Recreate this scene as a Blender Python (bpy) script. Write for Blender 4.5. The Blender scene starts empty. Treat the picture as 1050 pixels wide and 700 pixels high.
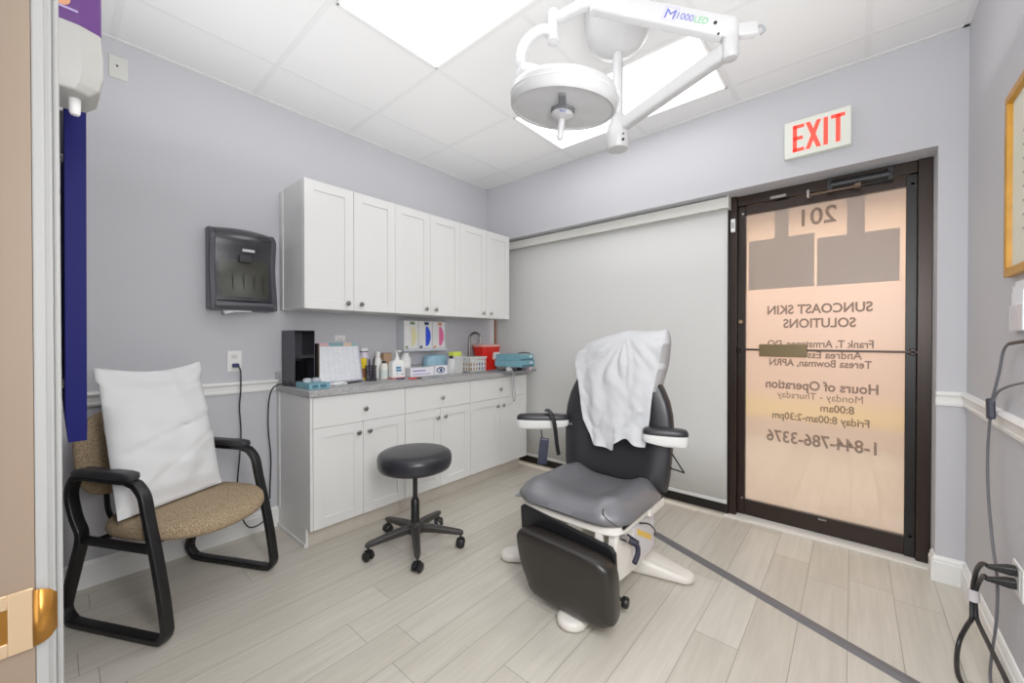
import bpy, bmesh, math, random
from mathutils import Vector, Matrix, noise
random.seed(7)
scene = bpy.context.scene
COL = scene.collection
PI = math.pi

# ------------------------------------------------------------------ materials
def lin(c):
    return tuple((x / 12.92 if x <= 0.04045 else ((x + 0.055) / 1.055) ** 2.4) for x in [v / 255.0 for v in c])

MATS = {}
def M(name, rgb, rough=0.5, metal=0.0, spec=0.5, alpha=1.0, trans=0.0, emit=0.0, emit_rgb=None,
      bump=0.0, bscale=200.0, var=0.0, vscale=8.0, coat=0.0, sheen=0.0):
    if name in MATS:
        return MATS[name]
    m = bpy.data.materials.new(name)
    m.use_nodes = True
    nt = m.node_tree
    b = nt.nodes['Principled BSDF']
    col = lin(rgb)
    b.inputs['Base Color'].default_value = (*col, 1)
    b.inputs['Roughness'].default_value = rough
    b.inputs['Metallic'].default_value = metal
    b.inputs['Specular IOR Level'].default_value = spec
    b.inputs['Alpha'].default_value = alpha
    b.inputs['Transmission Weight'].default_value = trans
    b.inputs['Coat Weight'].default_value = coat
    b.inputs['Sheen Weight'].default_value = sheen
    if emit:
        b.inputs['Emission Color'].default_value = (*lin(emit_rgb or rgb), 1)
        b.inputs['Emission Strength'].default_value = emit
    if bump or var:
        tc = nt.nodes.new('ShaderNodeTexCoord')
    if bump:
        n = nt.nodes.new('ShaderNodeTexNoise')
        n.inputs['Scale'].default_value = bscale
        n.inputs['Detail'].default_value = 3
        bp = nt.nodes.new('ShaderNodeBump')
        bp.inputs['Strength'].default_value = bump
        bp.inputs['Distance'].default_value = 0.002
        nt.links.new(tc.outputs['Object'], n.inputs['Vector'])
        nt.links.new(n.outputs['Fac'], bp.inputs['Height'])
        nt.links.new(bp.outputs['Normal'], b.inputs['Normal'])
    if var:
        n2 = nt.nodes.new('ShaderNodeTexNoise')
        n2.inputs['Scale'].default_value = vscale
        n2.inputs['Detail'].default_value = 4
        rp = nt.nodes.new('ShaderNodeValToRGB')
        rp.color_ramp.elements[0].position = 0.35
        rp.color_ramp.elements[1].position = 0.65
        rp.color_ramp.elements[0].color = (*[max(0, x * (1 - var)) for x in col], 1)
        rp.color_ramp.elements[1].color = (*[min(1, x * (1 + var)) for x in col], 1)
        nt.links.new(tc.outputs['Object'], n2.inputs['Vector'])
        nt.links.new(n2.outputs['Fac'], rp.inputs['Fac'])
        nt.links.new(rp.outputs['Color'], b.inputs['Base Color'])
    MATS[name] = m
    return m

def mat_floor():
    m = bpy.data.materials.new('wood_look_plank_floor'); m.use_nodes = True
    nt = m.node_tree; b = nt.nodes['Principled BSDF']; L = nt.links.new
    tc = nt.nodes.new('ShaderNodeTexCoord')
    sp = nt.nodes.new('ShaderNodeSeparateXYZ'); L(tc.outputs['Object'], sp.inputs[0])
    cb = nt.nodes.new('ShaderNodeCombineXYZ')
    ad = nt.nodes.new('ShaderNodeMath'); ad.operation = 'ADD'; ad.inputs[1].default_value = 0.012 + 0.162 * 40
    L(sp.outputs['X'], ad.inputs[0])
    # each plank row is pushed along by its own amount
    dv = nt.nodes.new('ShaderNodeMath'); dv.operation = 'DIVIDE'; dv.inputs[1].default_value = 0.162; L(ad.outputs[0], dv.inputs[0])
    fl = nt.nodes.new('ShaderNodeMath'); fl.operation = 'FLOOR'; L(dv.outputs[0], fl.inputs[0])
    wn = nt.nodes.new('ShaderNodeTexWhiteNoise'); wn.noise_dimensions = '1D'; L(fl.outputs[0], wn.inputs['W'])
    ml = nt.nodes.new('ShaderNodeMath'); ml.operation = 'MULTIPLY_ADD'; ml.inputs[1].default_value = 1.2; ml.inputs[2].default_value = 20.0
    L(wn.outputs['Value'], ml.inputs[0])
    a2 = nt.nodes.new('ShaderNodeMath'); a2.operation = 'ADD'; L(sp.outputs['Y'], a2.inputs[0]); L(ml.outputs[0], a2.inputs[1])
    L(a2.outputs[0], cb.inputs['X']); L(ad.outputs[0], cb.inputs['Y'])
    br = nt.nodes.new('ShaderNodeTexBrick')
    br.offset = 0.0; br.squash = 1.0
    br.inputs['Scale'].default_value = 1.0
    br.inputs['Brick Width'].default_value = 1.2
    br.inputs['Row Height'].default_value = 0.162
    br.inputs['Mortar Size'].default_value = 0.0014
    br.inputs['Mortar Smooth'].default_value = 0.2
    br.inputs['Bias'].default_value = 0.0
    br.inputs['Color1'].default_value = (*lin((199, 194, 183)), 1)
    br.inputs['Color2'].default_value = (*lin((187, 181, 169)), 1)
    br.inputs['Mortar'].default_value = (*lin((136, 130, 120)), 1)
    L(cb.outputs[0], br.inputs['Vector'])
    # long grain
    mp = nt.nodes.new('ShaderNodeMapping'); mp.inputs['Scale'].default_value = (1.6, 22, 1); L(cb.outputs[0], mp.inputs['Vector'])
    n1 = nt.nodes.new('ShaderNodeTexNoise'); n1.inputs['Scale'].default_value = 1.6; n1.inputs['Detail'].default_value = 6; n1.inputs['Roughness'].default_value = 0.62
    L(mp.outputs[0], n1.inputs['Vector'])
    rp = nt.nodes.new('ShaderNodeValToRGB')
    rp.color_ramp.elements[0].position = 0.32; rp.color_ramp.elements[0].color = (0.84, 0.83, 0.815, 1)
    rp.color_ramp.elements[1].position = 0.66; rp.color_ramp.elements[1].color = (1.06, 1.06, 1.06, 1)
    L(n1.outputs['Fac'], rp.inputs['Fac'])
    mx = nt.nodes.new('ShaderNodeMixRGB'); mx.blend_type = 'MULTIPLY'; mx.inputs['Fac'].default_value = 0.72
    L(br.outputs['Color'], mx.inputs['Color1']); L(rp.outputs['Color'], mx.inputs['Color2'])
    L(mx.outputs[0], b.inputs['Base Color'])
    b.inputs['Roughness'].default_value = 0.38
    b.inputs['Specular IOR Level'].default_value = 0.45
    bp = nt.nodes.new('ShaderNodeBump'); bp.inputs['Strength'].default_value = 0.25; bp.inputs['Distance'].default_value = 0.002
    iv = nt.nodes.new('ShaderNodeMath'); iv.operation = 'SUBTRACT'; iv.inputs[0].default_value = 1.0; L(br.outputs['Fac'], iv.inputs[1])
    L(iv.outputs[0], bp.inputs['Height']); L(bp.outputs['Normal'], b.inputs['Normal'])
    return m

def mat_speckle(name, c0, c1, c2, scale, rough=0.5, bump=0.0):
    m = bpy.data.materials.new(name); m.use_nodes = True
    nt = m.node_tree; b = nt.nodes['Principled BSDF']; L = nt.links.new
    tc = nt.nodes.new('ShaderNodeTexCoord')
    n = nt.nodes.new('ShaderNodeTexNoise'); n.inputs['Scale'].default_value = scale; n.inputs['Detail'].default_value = 4; n.inputs['Roughness'].default_value = 0.7
    L(tc.outputs['Object'], n.inputs['Vector'])
    rp = nt.nodes.new('ShaderNodeValToRGB'); e = rp.color_ramp.elements
    e[0].position = 0.38; e[0].color = (*lin(c0), 1)
    e[1].position = 0.62; e[1].color = (*lin(c2), 1)
    k = e.new(0.5); k.color = (*lin(c1), 1)
    L(n.outputs['Fac'], rp.inputs['Fac']); L(rp.outputs['Color'], b.inputs['Base Color'])
    b.inputs['Roughness'].default_value = rough
    if bump:
        bp = nt.nodes.new('ShaderNodeBump'); bp.inputs['Strength'].default_value = bump; bp.inputs['Distance'].default_value = 0.003
        L(n.outputs['Fac'], bp.inputs['Height']); L(bp.outputs['Normal'], b.inputs['Normal'])
    return m

def mat_grid_sheet():
    m = bpy.data.materials.new('ruled_planner_sheet'); m.use_nodes = True
    nt = m.node_tree; b = nt.nodes['Principled BSDF']; L = nt.links.new
    tc = nt.nodes.new('ShaderNodeTexCoord')
    sp = nt.nodes.new('ShaderNodeSeparateXYZ'); L(tc.outputs['Object'], sp.inputs[0])
    cb = nt.nodes.new('ShaderNodeCombineXYZ'); L(sp.outputs['Y'], cb.inputs['X']); L(sp.outputs['Z'], cb.inputs['Y'])
    br = nt.nodes.new('ShaderNodeTexBrick'); br.offset = 0.0
    br.inputs['Scale'].default_value = 1.0; br.inputs['Brick Width'].default_value = 0.036; br.inputs['Row Height'].default_value = 0.0135
    br.inputs['Mortar Size'].default_value = 0.0009
    br.inputs['Color1'].default_value = (*lin((232, 234, 238)), 1); br.inputs['Color2'].default_value = (*lin((222, 226, 232)), 1)
    br.inputs['Mortar'].default_value = (*lin((196, 200, 208)), 1)
    L(cb.outputs[0], br.inputs['Vector']); L(br.outputs['Color'], b.inputs['Base Color'])
    b.inputs['Roughness'].default_value = 0.3
    return m

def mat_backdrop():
    # corridor wall outside the door: peach, sunlight glow painted in as a yellow band
    m = bpy.data.materials.new('peach_corridor_sun_glow'); m.use_nodes = True
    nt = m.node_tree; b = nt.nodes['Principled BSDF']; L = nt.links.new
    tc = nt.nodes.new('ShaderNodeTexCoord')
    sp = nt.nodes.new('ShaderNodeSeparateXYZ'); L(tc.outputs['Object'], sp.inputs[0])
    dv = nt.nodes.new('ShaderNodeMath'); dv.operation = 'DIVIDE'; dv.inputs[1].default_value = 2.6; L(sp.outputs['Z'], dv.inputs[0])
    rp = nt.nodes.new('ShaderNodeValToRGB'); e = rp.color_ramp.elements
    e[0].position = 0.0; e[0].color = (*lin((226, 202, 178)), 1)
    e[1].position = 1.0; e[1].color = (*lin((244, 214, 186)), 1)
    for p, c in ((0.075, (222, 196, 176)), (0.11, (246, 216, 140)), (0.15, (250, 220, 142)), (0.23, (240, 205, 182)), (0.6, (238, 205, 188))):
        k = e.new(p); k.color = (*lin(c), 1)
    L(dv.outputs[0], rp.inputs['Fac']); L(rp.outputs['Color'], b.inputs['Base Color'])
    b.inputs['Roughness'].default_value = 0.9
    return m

def mat_film():
    m = bpy.data.materials.new('frosted_door_glass'); m.use_nodes = True
    nt = m.node_tree; L = nt.links.new
    out = nt.nodes['Material Output']; b = nt.nodes['Principled BSDF']
    b.inputs['Base Color'].default_value = (*lin((206, 192, 178)), 1); b.inputs['Roughness'].default_value = 0.35
    tr = nt.nodes.new('ShaderNodeBsdfTransparent'); tr.inputs['Color'].default_value = (0.97, 0.93, 0.9, 1)
    mx = nt.nodes.new('ShaderNodeMixShader'); mx.inputs['Fac'].default_value = 0.62
    L(b.outputs[0], mx.inputs[1]); L(tr.outputs[0], mx.inputs[2]); L(mx.outputs[0], out.inputs['Surface'])
    return m

def mat_clear(name, tint, fac, rough=0.1):
    m = bpy.data.materials.new(name); m.use_nodes = True
    nt = m.node_tree; L = nt.links.new
    out = nt.nodes['Material Output']; b = nt.nodes['Principled BSDF']
    b.inputs['Base Color'].default_value = (*lin(tint), 1); b.inputs['Roughness'].default_value = rough
    tr = nt.nodes.new('ShaderNodeBsdfTransparent')
    mx = nt.nodes.new('ShaderNodeMixShader'); mx.inputs['Fac'].default_value = fac
    L(b.outputs[0], mx.inputs[1]); L(tr.outputs[0], mx.inputs[2]); L(mx.outputs[0], out.inputs['Surface'])
    return m

WALL = M('lilac_grey_wall_paint', (192, 192, 197), 0.75, bump=0.35, bscale=90, spec=0.3)
CEIL = M('white_ceiling_tile', (226, 226, 226), 0.9, bump=0.12, bscale=160)
GRID = M('white_ceiling_grid', (220, 220, 220), 0.7)
TRIM = M('white_trim_paint', (232, 232, 230), 0.4)
FLOOR = mat_floor()
CAB = M('white_cabinet_paint', (222, 222, 220), 0.35)
CABIN = M('white_melamine', (214, 213, 210), 0.45)
KNOB = M('brushed_nickel', (150, 148, 144), 0.3, 1.0)
COUNTER = mat_speckle('grey_speckled_laminate', (128, 128, 128), (160, 160, 160), (184, 184, 183), 170, 0.4)
TOEKICK = M('beige_toe_kick', (196, 188, 176), 0.6, var=0.06, vscale=5)
BLACKMETAL = M('black_painted_steel', (10, 10, 13), 0.38)
BLACKPLASTIC = M('black_plastic', (14, 14, 17), 0.45)
FABRIC = mat_speckle('brown_flecked_upholstery', (96, 78, 58), (158, 136, 106), (184, 164, 134), 230, 0.95, 0.3)
PAPER = M('white_disposable_paper', (222, 223, 224), 0.85, bump=0.25, bscale=22)
SHEET = M('white_draped_cloth', (188, 189, 192), 0.85, bump=0.3, bscale=14)
VINYL = M('charcoal_vinyl', (30, 30, 34), 0.40, bump=0.1, bscale=400)
VINYLSEAT = M('sheen_lightened_seat_vinyl', (96, 96, 100), 0.34, spec=0.8, bump=0.1, bscale=400)  # base colour lightened to imitate ceiling reflections on the seat vinyl
VINYLFOOT = M('brown_black_vinyl', (25, 21, 18), 0.38, bump=0.1, bscale=400)
STOOLVINYL = M('black_stool_vinyl', (30, 31, 38), 0.33)
STOOLBASE = M('dark_nylon_base', (42, 39, 38), 0.42)
CHAIRWHITE = M('cream_enamel', (222, 217, 209), 0.35)
CHROME = M('chrome', (200, 200, 202), 0.15, 1.0)
LAMPWHITE = M('glossy_white_enamel', (188, 188, 189), 0.3)
LAMPLENS = M('grey_lamp_lens', (206, 207, 210), 0.3, var=0.05, vscale=9)
BRONZE = M('dark_bronze_frame', (42, 30, 24), 0.35, 0.4)
BRONZEDARK = M('near_black_frame', (13, 10, 10), 0.4, 0.2)
SHADEM = M('white_roller_fabric', (206, 206, 204), 0.85)
SHADEHEAD = M('off_white_valance', (210, 210, 204), 0.6)
LETTER = None
SHADOWBOARD = M('grey_lilac_shadow_board', (128, 112, 118), 0.8)  # tone of the shadow shapes behind the door glass
EXITBODY = M('cream_sign_housing', (226, 229, 218), 0.4)
EXITRED = M('red_sign_letters', (250, 70, 55), 0.5, emit=0.55)
SMOKE = M('smoked_grey_plastic', (38, 38, 44), 0.22, coat=0.3)
SMOKEWIN = M('olive_smoked_window', (54, 54, 46), 0.25)
DISPGREY = M('slate_grey_plastic', (58, 59, 67), 0.35)
TEAL = M('teal_cardboard', (112, 162, 176), 0.6, var=0.08, vscale=40)
TEALDARK = M('dark_teal_cardboard', (58, 104, 122), 0.6)
RED = M('red_plastic', (214, 32, 22), 0.4)
WHITEPLASTIC = M('white_plastic', (232, 232, 230), 0.4)
GREYPLASTIC = M('grey_plastic', (150, 152, 156), 0.45)
NAVY = M('navy_blue_panel', (3, 7, 84), 0.6, spec=0.2)
NAVYINK = M('navy_ink', (30, 42, 92), 0.6)
PURPLE = M('purple_label', (82, 30, 110), 0.5)
PURPLELT = M('pale_purple_print', (178, 160, 204), 0.5)
SKIN = M('peach_print', (214, 150, 110), 0.6)
YELLOW = M('yellow_plastic', (236, 206, 30), 0.5)
LIME = M('lime_green_plastic', (206, 220, 80), 0.5)
BROWNCARD = M('brown_card', (176, 142, 112), 0.7)
LIGHTBLUE = M('pale_blue_plastic', (146, 186, 206), 0.5, var=0.08, vscale=30)
PALEYEL = M('pale_yellow_print', (222, 214, 168), 0.5)
BLUEPRINT = M('bright_blue_print', (24, 70, 214), 0.4)
PINKPRINT = M('pink_print', (226, 104, 156), 0.5)
CYANINK = M('blue_label_ink', (60, 130, 170), 0.5)
PINKTRIM = M('coral_trim', (206, 120, 112), 0.5)
GOLD = M('golden_oak_frame', (190, 134, 30), 0.4, var=0.1, vscale=25)
PICTURE = M('pale_picture_sheet', (222, 222, 206), 0.5)
COPPER = M('copper_pipe', (140, 98, 76), 0.45, 0.1)
BRASS = M('brass_strike', (196, 136, 60), 0.3, 0.85)
BRASSFACE = M('satin_strike_face', (206, 176, 140), 0.4, 0.4)
JAMB = M('beige_jamb_paint', (134, 116, 98), 0.5)
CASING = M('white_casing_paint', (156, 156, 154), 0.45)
STRIP = M('grey_cable_cover', (96, 94, 97), 0.5)
CORDGREY = M('grey_cord', (92, 92, 98), 0.5)
CORDBLACK = M('black_cord', (14, 14, 18), 0.45)
LED = M('lit_ceiling_diffuser', (255, 255, 255), 0.5, emit=2.5)
GLASSCLEAR = mat_clear('clear_plastic', (226, 230, 236), 0.55)
CLEARBOX = mat_clear('frosted_clear_plastic', (226, 226, 226), 0.3, 0.25)
MESHCUP = M('black_mesh_metal', (30, 28, 32), 0.5)
POSTER = M('black_poster', (8, 8, 10), 0.5)
POSTERINK = M('white_poster_ink', (176, 182, 190), 0.6)
FILM = mat_film()
LETTER = mat_clear('grey_brown_vinyl_lettering', (128, 108, 98), 0.48, 0.7)
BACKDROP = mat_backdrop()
PLANNER = mat_grid_sheet()
VIOLETSHEET = M('yellow_sticker', (226, 186, 84), 0.6)
LOGOGREEN = M('green_ink', (96, 176, 120), 0.6)
LOGOBLUE = M('violet_blue_ink', (84, 90, 178), 0.6)

# ------------------------------------------------------------------ mesh helpers
def nb():
    return bmesh.new()

def obj(name, bm, mat, parent=None, smooth=35, bevel=0.0, bseg=2):
    """Link a bmesh given in world coordinates as one mesh object (kept in place under its parent)."""
    bmesh.ops.recalc_face_normals(bm, faces=bm.faces[:])
    if parent is not None:
        bm.transform(wm(parent).inverted())
    me = bpy.data.meshes.new(name)
    bm.to_mesh(me); bm.free()
    o = bpy.data.objects.new(name, me)
    COL.objects.link(o)
    me.materials.append(mat)
    if smooth:
        for p in me.polygons: p.use_smooth = True
        me.set_sharp_from_angle(angle=math.radians(smooth))
    if bevel:
        md = o.modifiers.new('edge', 'BEVEL'); md.width = bevel; md.segments = bseg; md.limit_method = 'ANGLE'; md.angle_limit = math.radians(40)
        md.harden_normals = False
    if parent is not None:
        o.parent = parent
    return o

def wm(o):
    m = Matrix.Translation(o.location) @ o.rotation_euler.to_matrix().to_4x4()
    return wm(o.parent) @ m if o.parent else m

def tag(o, label, cat, group=None, kind=None):
    if label: o['label'] = label
    if cat: o['category'] = cat
    if group: o['group'] = group
    if kind: o['kind'] = kind
    return o

def thing(name, label, cat, loc=(0, 0, 0), rotz=0.0, group=None):
    o = bpy.data.objects.new(name, None)
    o.empty_display_size = 0.05
    COL.objects.link(o)
    o.location = loc; o.rotation_euler = (0, 0, rotz)
    return tag(o, label, cat, group)

def struct(name, bm, mat, parent=None, smooth=0, bevel=0.0):
    o = obj(name, bm, mat, parent, smooth, bevel)
    if parent is None: o['kind'] = 'structure'
    return o

def box(bm, x0, x1, y0, y1, z0, z1, mtx=None):
    vs = [bm.verts.new((x, y, z)) for x in (x0, x1) for y in (y0, y1) for z in (z0, z1)]
    for f in ((0, 1, 3, 2), (4, 6, 7, 5), (0, 4, 5, 1), (2, 3, 7, 6), (0, 2, 6, 4), (1, 5, 7, 3)):
        bm.faces.new([vs[i] for i in f])
    if mtx is not None:
        for v in vs: v.co = mtx @ v.co
    return vs

def B(*a, mtx=None):
    bm = nb(); box(bm, *a, mtx=mtx); return bm

def loft(bm, rings, cap=True, closed=True):
    vr = [[bm.verts.new(p) for p in r] for r in rings]
    n = len(vr[0])
    for a, b in zip(vr[:-1], vr[1:]):
        for i in range(n if closed else n - 1):
            j = (i + 1) % n
            bm.faces.new((a[i], a[j], b[j], b[i]))
    if cap and closed:
        for r in (vr[0], vr[-1]):
            try: bm.faces.new(r)
            except ValueError: pass
    return vr

def frame_for(t, up=Vector((0, 0, 1))):
    t = t.normalized()
    if abs(t.dot(up)) > 0.98: up = Vector((0, 1, 0))
    s = t.cross(up).normalized(); u = s.cross(t).normalized()
    return s, u

def cyl(bm, p0, p1, r0, r1=None, seg=24):
    p0 = Vector(p0); p1 = Vector(p1); r1 = r0 if r1 is None else r1
    s, u = frame_for(p1 - p0)
    loft(bm, [[p + (s * math.cos(2 * PI * k / seg) + u * math.sin(2 * PI * k / seg)) * r for k in range(seg)] for p, r in ((p0, r0), (p1, r1))])

def lathe(bm, prof, c=(0, 0, 0), seg=32, axis=None):
    """prof: (radius, height) pairs; axis: direction of the height (z when not given)."""
    c = Vector(c); ax = Vector(axis).normalized() if axis else Vector((0, 0, 1))
    s, u = frame_for(ax) if axis and abs(ax.z) < 0.99 else (Vector((1, 0, 0)), Vector((0, 1, 0)))
    loft(bm, [[c + ax * h + (s * math.cos(2 * PI * k / seg) + u * math.sin(2 * PI * k / seg)) * max(r, 1e-4) for k in range(seg)] for r, h in prof])

def smooth_path(pts, n=6):
    pts = [Vector(p) for p in pts]
    out = []
    P = [pts[0]] + pts + [pts[-1]]
    for i in range(1, len(P) - 2):
        p0, p1, p2, p3 = P[i - 1], P[i], P[i + 1], P[i + 2]
        for k in range(n):
            t = k / n
            out.append(0.5 * ((2 * p1) + (-p0 + p2) * t + (2 * p0 - 5 * p1 + 4 * p2 - p3) * t * t + (-p0 + 3 * p1 - 3 * p2 + p3) * t ** 3))
    out.append(pts[-1])
    return out

def sweep(bm, pts, sec, ref=None, closed=False):
    """sec: 2D section (a along the side, b along the up); ref fixes the side direction, else parallel transport."""
    pts = [Vector(p) for p in pts]; n = len(pts)
    rings = []; side = None
    for i, p in enumerate(pts):
        a = pts[i - 1] if (i > 0 or closed) else p
        c = pts[(i + 1) % n] if (i < n - 1 or closed) else p
        t = (c - a).normalized()
        if ref is not None:
            s = Vector(ref).normalized(); u = s.cross(t).normalized()
        else:
            if side is None: s, u = frame_for(t)
            else:
                s = (side - t * side.dot(t)).normalized(); u = s.cross(t).normalized()
            side = s
        rings.append([p + s * x + u * y for x, y in sec])
    if closed: rings.append(rings[0])
    loft(bm, rings, cap=not closed)
    if closed: bmesh.ops.remove_doubles(bm, verts=bm.verts[:], dist=1e-5)

def circ(r, n=10): return [(r * math.cos(2 * PI * k / n), r * math.sin(2 * PI * k / n)) for k in range(n)]
def rrect(a, b, r, n=3):
    out = []
    for cx, cy, s in ((a - r, b - r, 0), (-a + r, b - r, 1), (-a + r, -b + r, 2), (a - r, -b + r, 3)):
        for k in range(n + 1):
            t = PI / 2 * (s + k / n); out.append((cx + r * math.cos(t), cy + r * math.sin(t)))
    return out
def tube(bm, pts, r, n=8, sm=5): sweep(bm, smooth_path(pts, sm) if sm else pts, circ(r, n))

def sup(a, b, e, n=40):
    out = []
    for k in range(n):
        t = 2 * PI * k / n; c, s = math.cos(t), math.sin(t)
        out.append((a * math.copysign(abs(c) ** (2 / e), c), b * math.copysign(abs(s) ** (2 / e), s)))
    return out

def prism(bm, poly, fn, d0, d1):
    """poly: 2D points; fn(a, b, d) -> 3D point."""
    loft(bm, [[fn(a, b, d) for a, b in poly] for d in (d0, d1)])

def text_bm(s, size, width=None, bold=0.0, extrude=0.001):
    """Flat lettering in the XY plane, centred, as a bmesh."""
    cu = bpy.data.curves.new('lettering', 'FONT'); cu.body = s; cu.size = size; cu.extrude = extrude; cu.offset = bold
    cu.align_x = 'CENTER'; cu.align_y = 'CENTER'; cu.resolution_u = 4
    t = bpy.data.objects.new('lettering', cu); COL.objects.link(t)
    dg = bpy.context.evaluated_depsgraph_get(); dg.update()
    me = bpy.data.meshes.new_from_object(t.evaluated_get(dg))
    bm = nb(); bm.from_mesh(me)
    bpy.data.meshes.remove(me); bpy.data.objects.remove(t); bpy.data.curves.remove(cu)
    xs = [v.co.x for v in bm.verts]; ys = [v.co.y for v in bm.verts]
    cx, cy = (min(xs) + max(xs)) / 2, (min(ys) + max(ys)) / 2
    k = (width / (max(xs) - min(xs))) if width else 1.0
    for v in bm.verts: v.co.x = (v.co.x - cx) * k; v.co.y -= cy
    return bm

def copy_tree(o, loc=None, rotz=None, label=None, group=None):
    r = o.copy(); COL.objects.link(r)
    if loc is not None: r.location = loc
    if rotz is not None: r.rotation_euler = (0, 0, rotz)
    if label: r['label'] = label
    if group: r['group'] = group
    for ch in list(o.children):
        c = ch.copy(); COL.objects.link(c); c.parent = r
        for g in list(ch.children):
            d = g.copy(); COL.objects.link(d); d.parent = c
    return r

# ------------------------------------------------------------------ the room
CEILZ = 2.74
bm = nb(); box(bm, -4.2, 2.4, 3.16, 5.9, -0.1, 0.0); box(bm, -3.0, 0.6, -1.9, 3.16, -0.1, 0.0); floor = struct('floor', bm, FLOOR)
bm = nb(); box(bm, -3.0, 0.6, -1.9, 3.16, CEILZ, CEILZ + 0.1); ceiling = struct('ceiling', bm, CEIL)
# suspended-ceiling grid: tees with a fine shadow groove on both sides
XN = [-2.435, -1.79, -1.18, -0.57, 0.05]
YN = [-1.62, -1.01, -0.40, 0.21, 0.825, 1.435, 2.06, 2.68]
bm = nb()
for x in XN: box(bm, x - 0.013, x + 0.013, -1.85, 2.91, CEILZ - 0.0012, CEILZ + 0.001)
for y in YN: box(bm, -2.85, 0.42, y - 0.013, y + 0.013, CEILZ - 0.0014, CEILZ + 0.001)
box(bm, -2.85, 0.42, 2.888, 2.91, CEILZ - 0.005, CEILZ + 0.001)
box(bm, -2.85, -2.828, -0.9, 2.91, CEILZ - 0.005, CEILZ + 0.001)
box(bm, 0.398, 0.42, -0.1, 2.91, CEILZ - 0.005, CEILZ + 0.001)
g = struct('ceiling_grid', bm, GRID, ceiling)

struct('wall_left', B(-2.97, -2.85, -0.9, 3.16, 0, CEILZ), WALL)
bm = nb(); box(bm, -2.85, 0.54, 2.91, 3.16, 2.19, CEILZ); box(bm, 0.319, 0.54, 2.91, 3.16, 0, 2.19)
struct('wall_back', bm, WALL)
struct('wall_right', B(0.42, 0.54, -1.9, 2.91, 0, CEILZ), WALL)
bm = nb(); box(bm, -1.95, -0.69, -0.15, -0.013, 0, CEILZ); box(bm, -0.69, 0.42, -0.15, -0.013, 2.12, CEILZ); box(bm, 0.36, 0.42, -0.15, -0.013, 0, 2.12)
box(bm, -2.0, -1.9, -0.9, -0.15, 0, CEILZ); box(bm, -2.85, -1.95, -1.0, -0.9, 0, CEILZ)
struct('wall_front', bm, WALL)
bm = nb(); box(bm, -2.0, 0.42, -1.95, -1.85, 0, CEILZ); box(bm, -2.1, -2.0, -1.95, -0.9, 0, CEILZ)
struct('wall_hall', bm, WALL)

# chair rail and baseboards (moulded profiles: offset from the wall, height)
RAIL = [(0, 0.885), (0.012, 0.887), (0.014, 0.9), (0.010, 0.905), (0.012, 0.93), (0.020, 0.936), (0.024, 0.945), (0.020, 0.953), (0.006, 0.957), (0, 0.957)]
BASE = [(0, 0), (0.016, 0), (0.016, 0.096), (0.011, 0.102), (0.012, 0.112), (0.006, 0.126), (0, 0.128)]
def moulding(name, prof, path, mat=TRIM):
    """path: list of (x, y, nx, ny) wall points with the outward mitre direction."""
    bm = nb()
    loft(bm, [[(x + nx * o, y + ny * o, z) for o, z in prof] for x, y, nx, ny in path])
    return struct(name, bm, mat)
moulding('trim_1', RAIL, [(-2.85, -0.9, 1, 0), (-2.85, 0.955, 1, 0)])
moulding('baseboard_left', BASE, [(-2.85, -0.9, 1, 0), (-2.85, 0.97, 1, 0)])
moulding('trim_2', RAIL, [(0.316, 2.91, 0, -1), (0.42, 2.91, -1, -1), (0.42, -0.013, -1, 0)])
moulding('baseboard_right', BASE, [(0.319, 2.99, -1, 0), (0.319, 2.91, -1, -1), (0.42, 2.91, -1, -1), (0.42, -0.013, -1, 0)])

# doorway at the camera: beige jamb, white casing, brass strike plate
bm = nb(); box(bm, -0.69, -0.62, -0.15, -0.013, 0, 2.12)
jm = struct('door_2', bm, JAMB)
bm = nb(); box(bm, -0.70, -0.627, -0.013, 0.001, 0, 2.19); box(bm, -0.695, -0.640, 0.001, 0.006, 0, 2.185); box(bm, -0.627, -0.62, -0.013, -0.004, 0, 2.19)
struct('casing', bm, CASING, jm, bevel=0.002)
sp_ = thing('strike_plate', 'satin brass strike plate with curved lip on the beige door jamb', 'strike plate', (-0.619, -0.035, 0.94))
bm = nb()
ring_o = [(-0.075, -0.028), (-0.011, -0.028), (-0.011, 0.028), (-0.075, 0.028)]
box(bm, -0.6195, -0.617, -0.075, -0.048, 0.912, 0.972)
box(bm, -0.6195, -0.617, -0.030, -0.014, 0.912, 0.972)
box(bm, -0.6195, -0.617, -0.048, -0.030, 0.912, 0.925); box(bm, -0.6195, -0.617, -0.048, -0.030, 0.958, 0.972)
obj('plate', bm, BRASSFACE, sp_, bevel=0.0006)
bm = nb()
lipz = [(0.914, 0.970), (0.915, 0.969), (0.918, 0.966), (0.924, 0.960)]
pth = [(-0.6170, -0.014), (-0.6165, -0.008), (-0.6175, -0.003), (-0.620, 0.001)]
vr = [[bm.verts.new((x, y, z)) for z in zz] for (x, y), zz in zip(pth, lipz)]
for a, b in zip(vr[:-1], vr[1:]): bm.faces.new((a[0], a[1], b[1], b[0]))
lip = obj('lip', bm, BRASS, sp_); md = lip.modifiers.new('thick', 'SOLIDIFY'); md.thickness = 0.0015
bm = nb(); box(bm, -0.6195, -0.6185, -0.048, -0.030, 0.925, 0.958)
obj('latch_opening', bm, BRASS, sp_)
for z in (0.918, 0.965):
    bm = nb(); cyl(bm, (-0.6175, -0.04, z), (-0.6160, -0.04, z), 0.0045, 0.003, 12); obj('screw', bm, BRONZEDARK, sp_)

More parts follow.
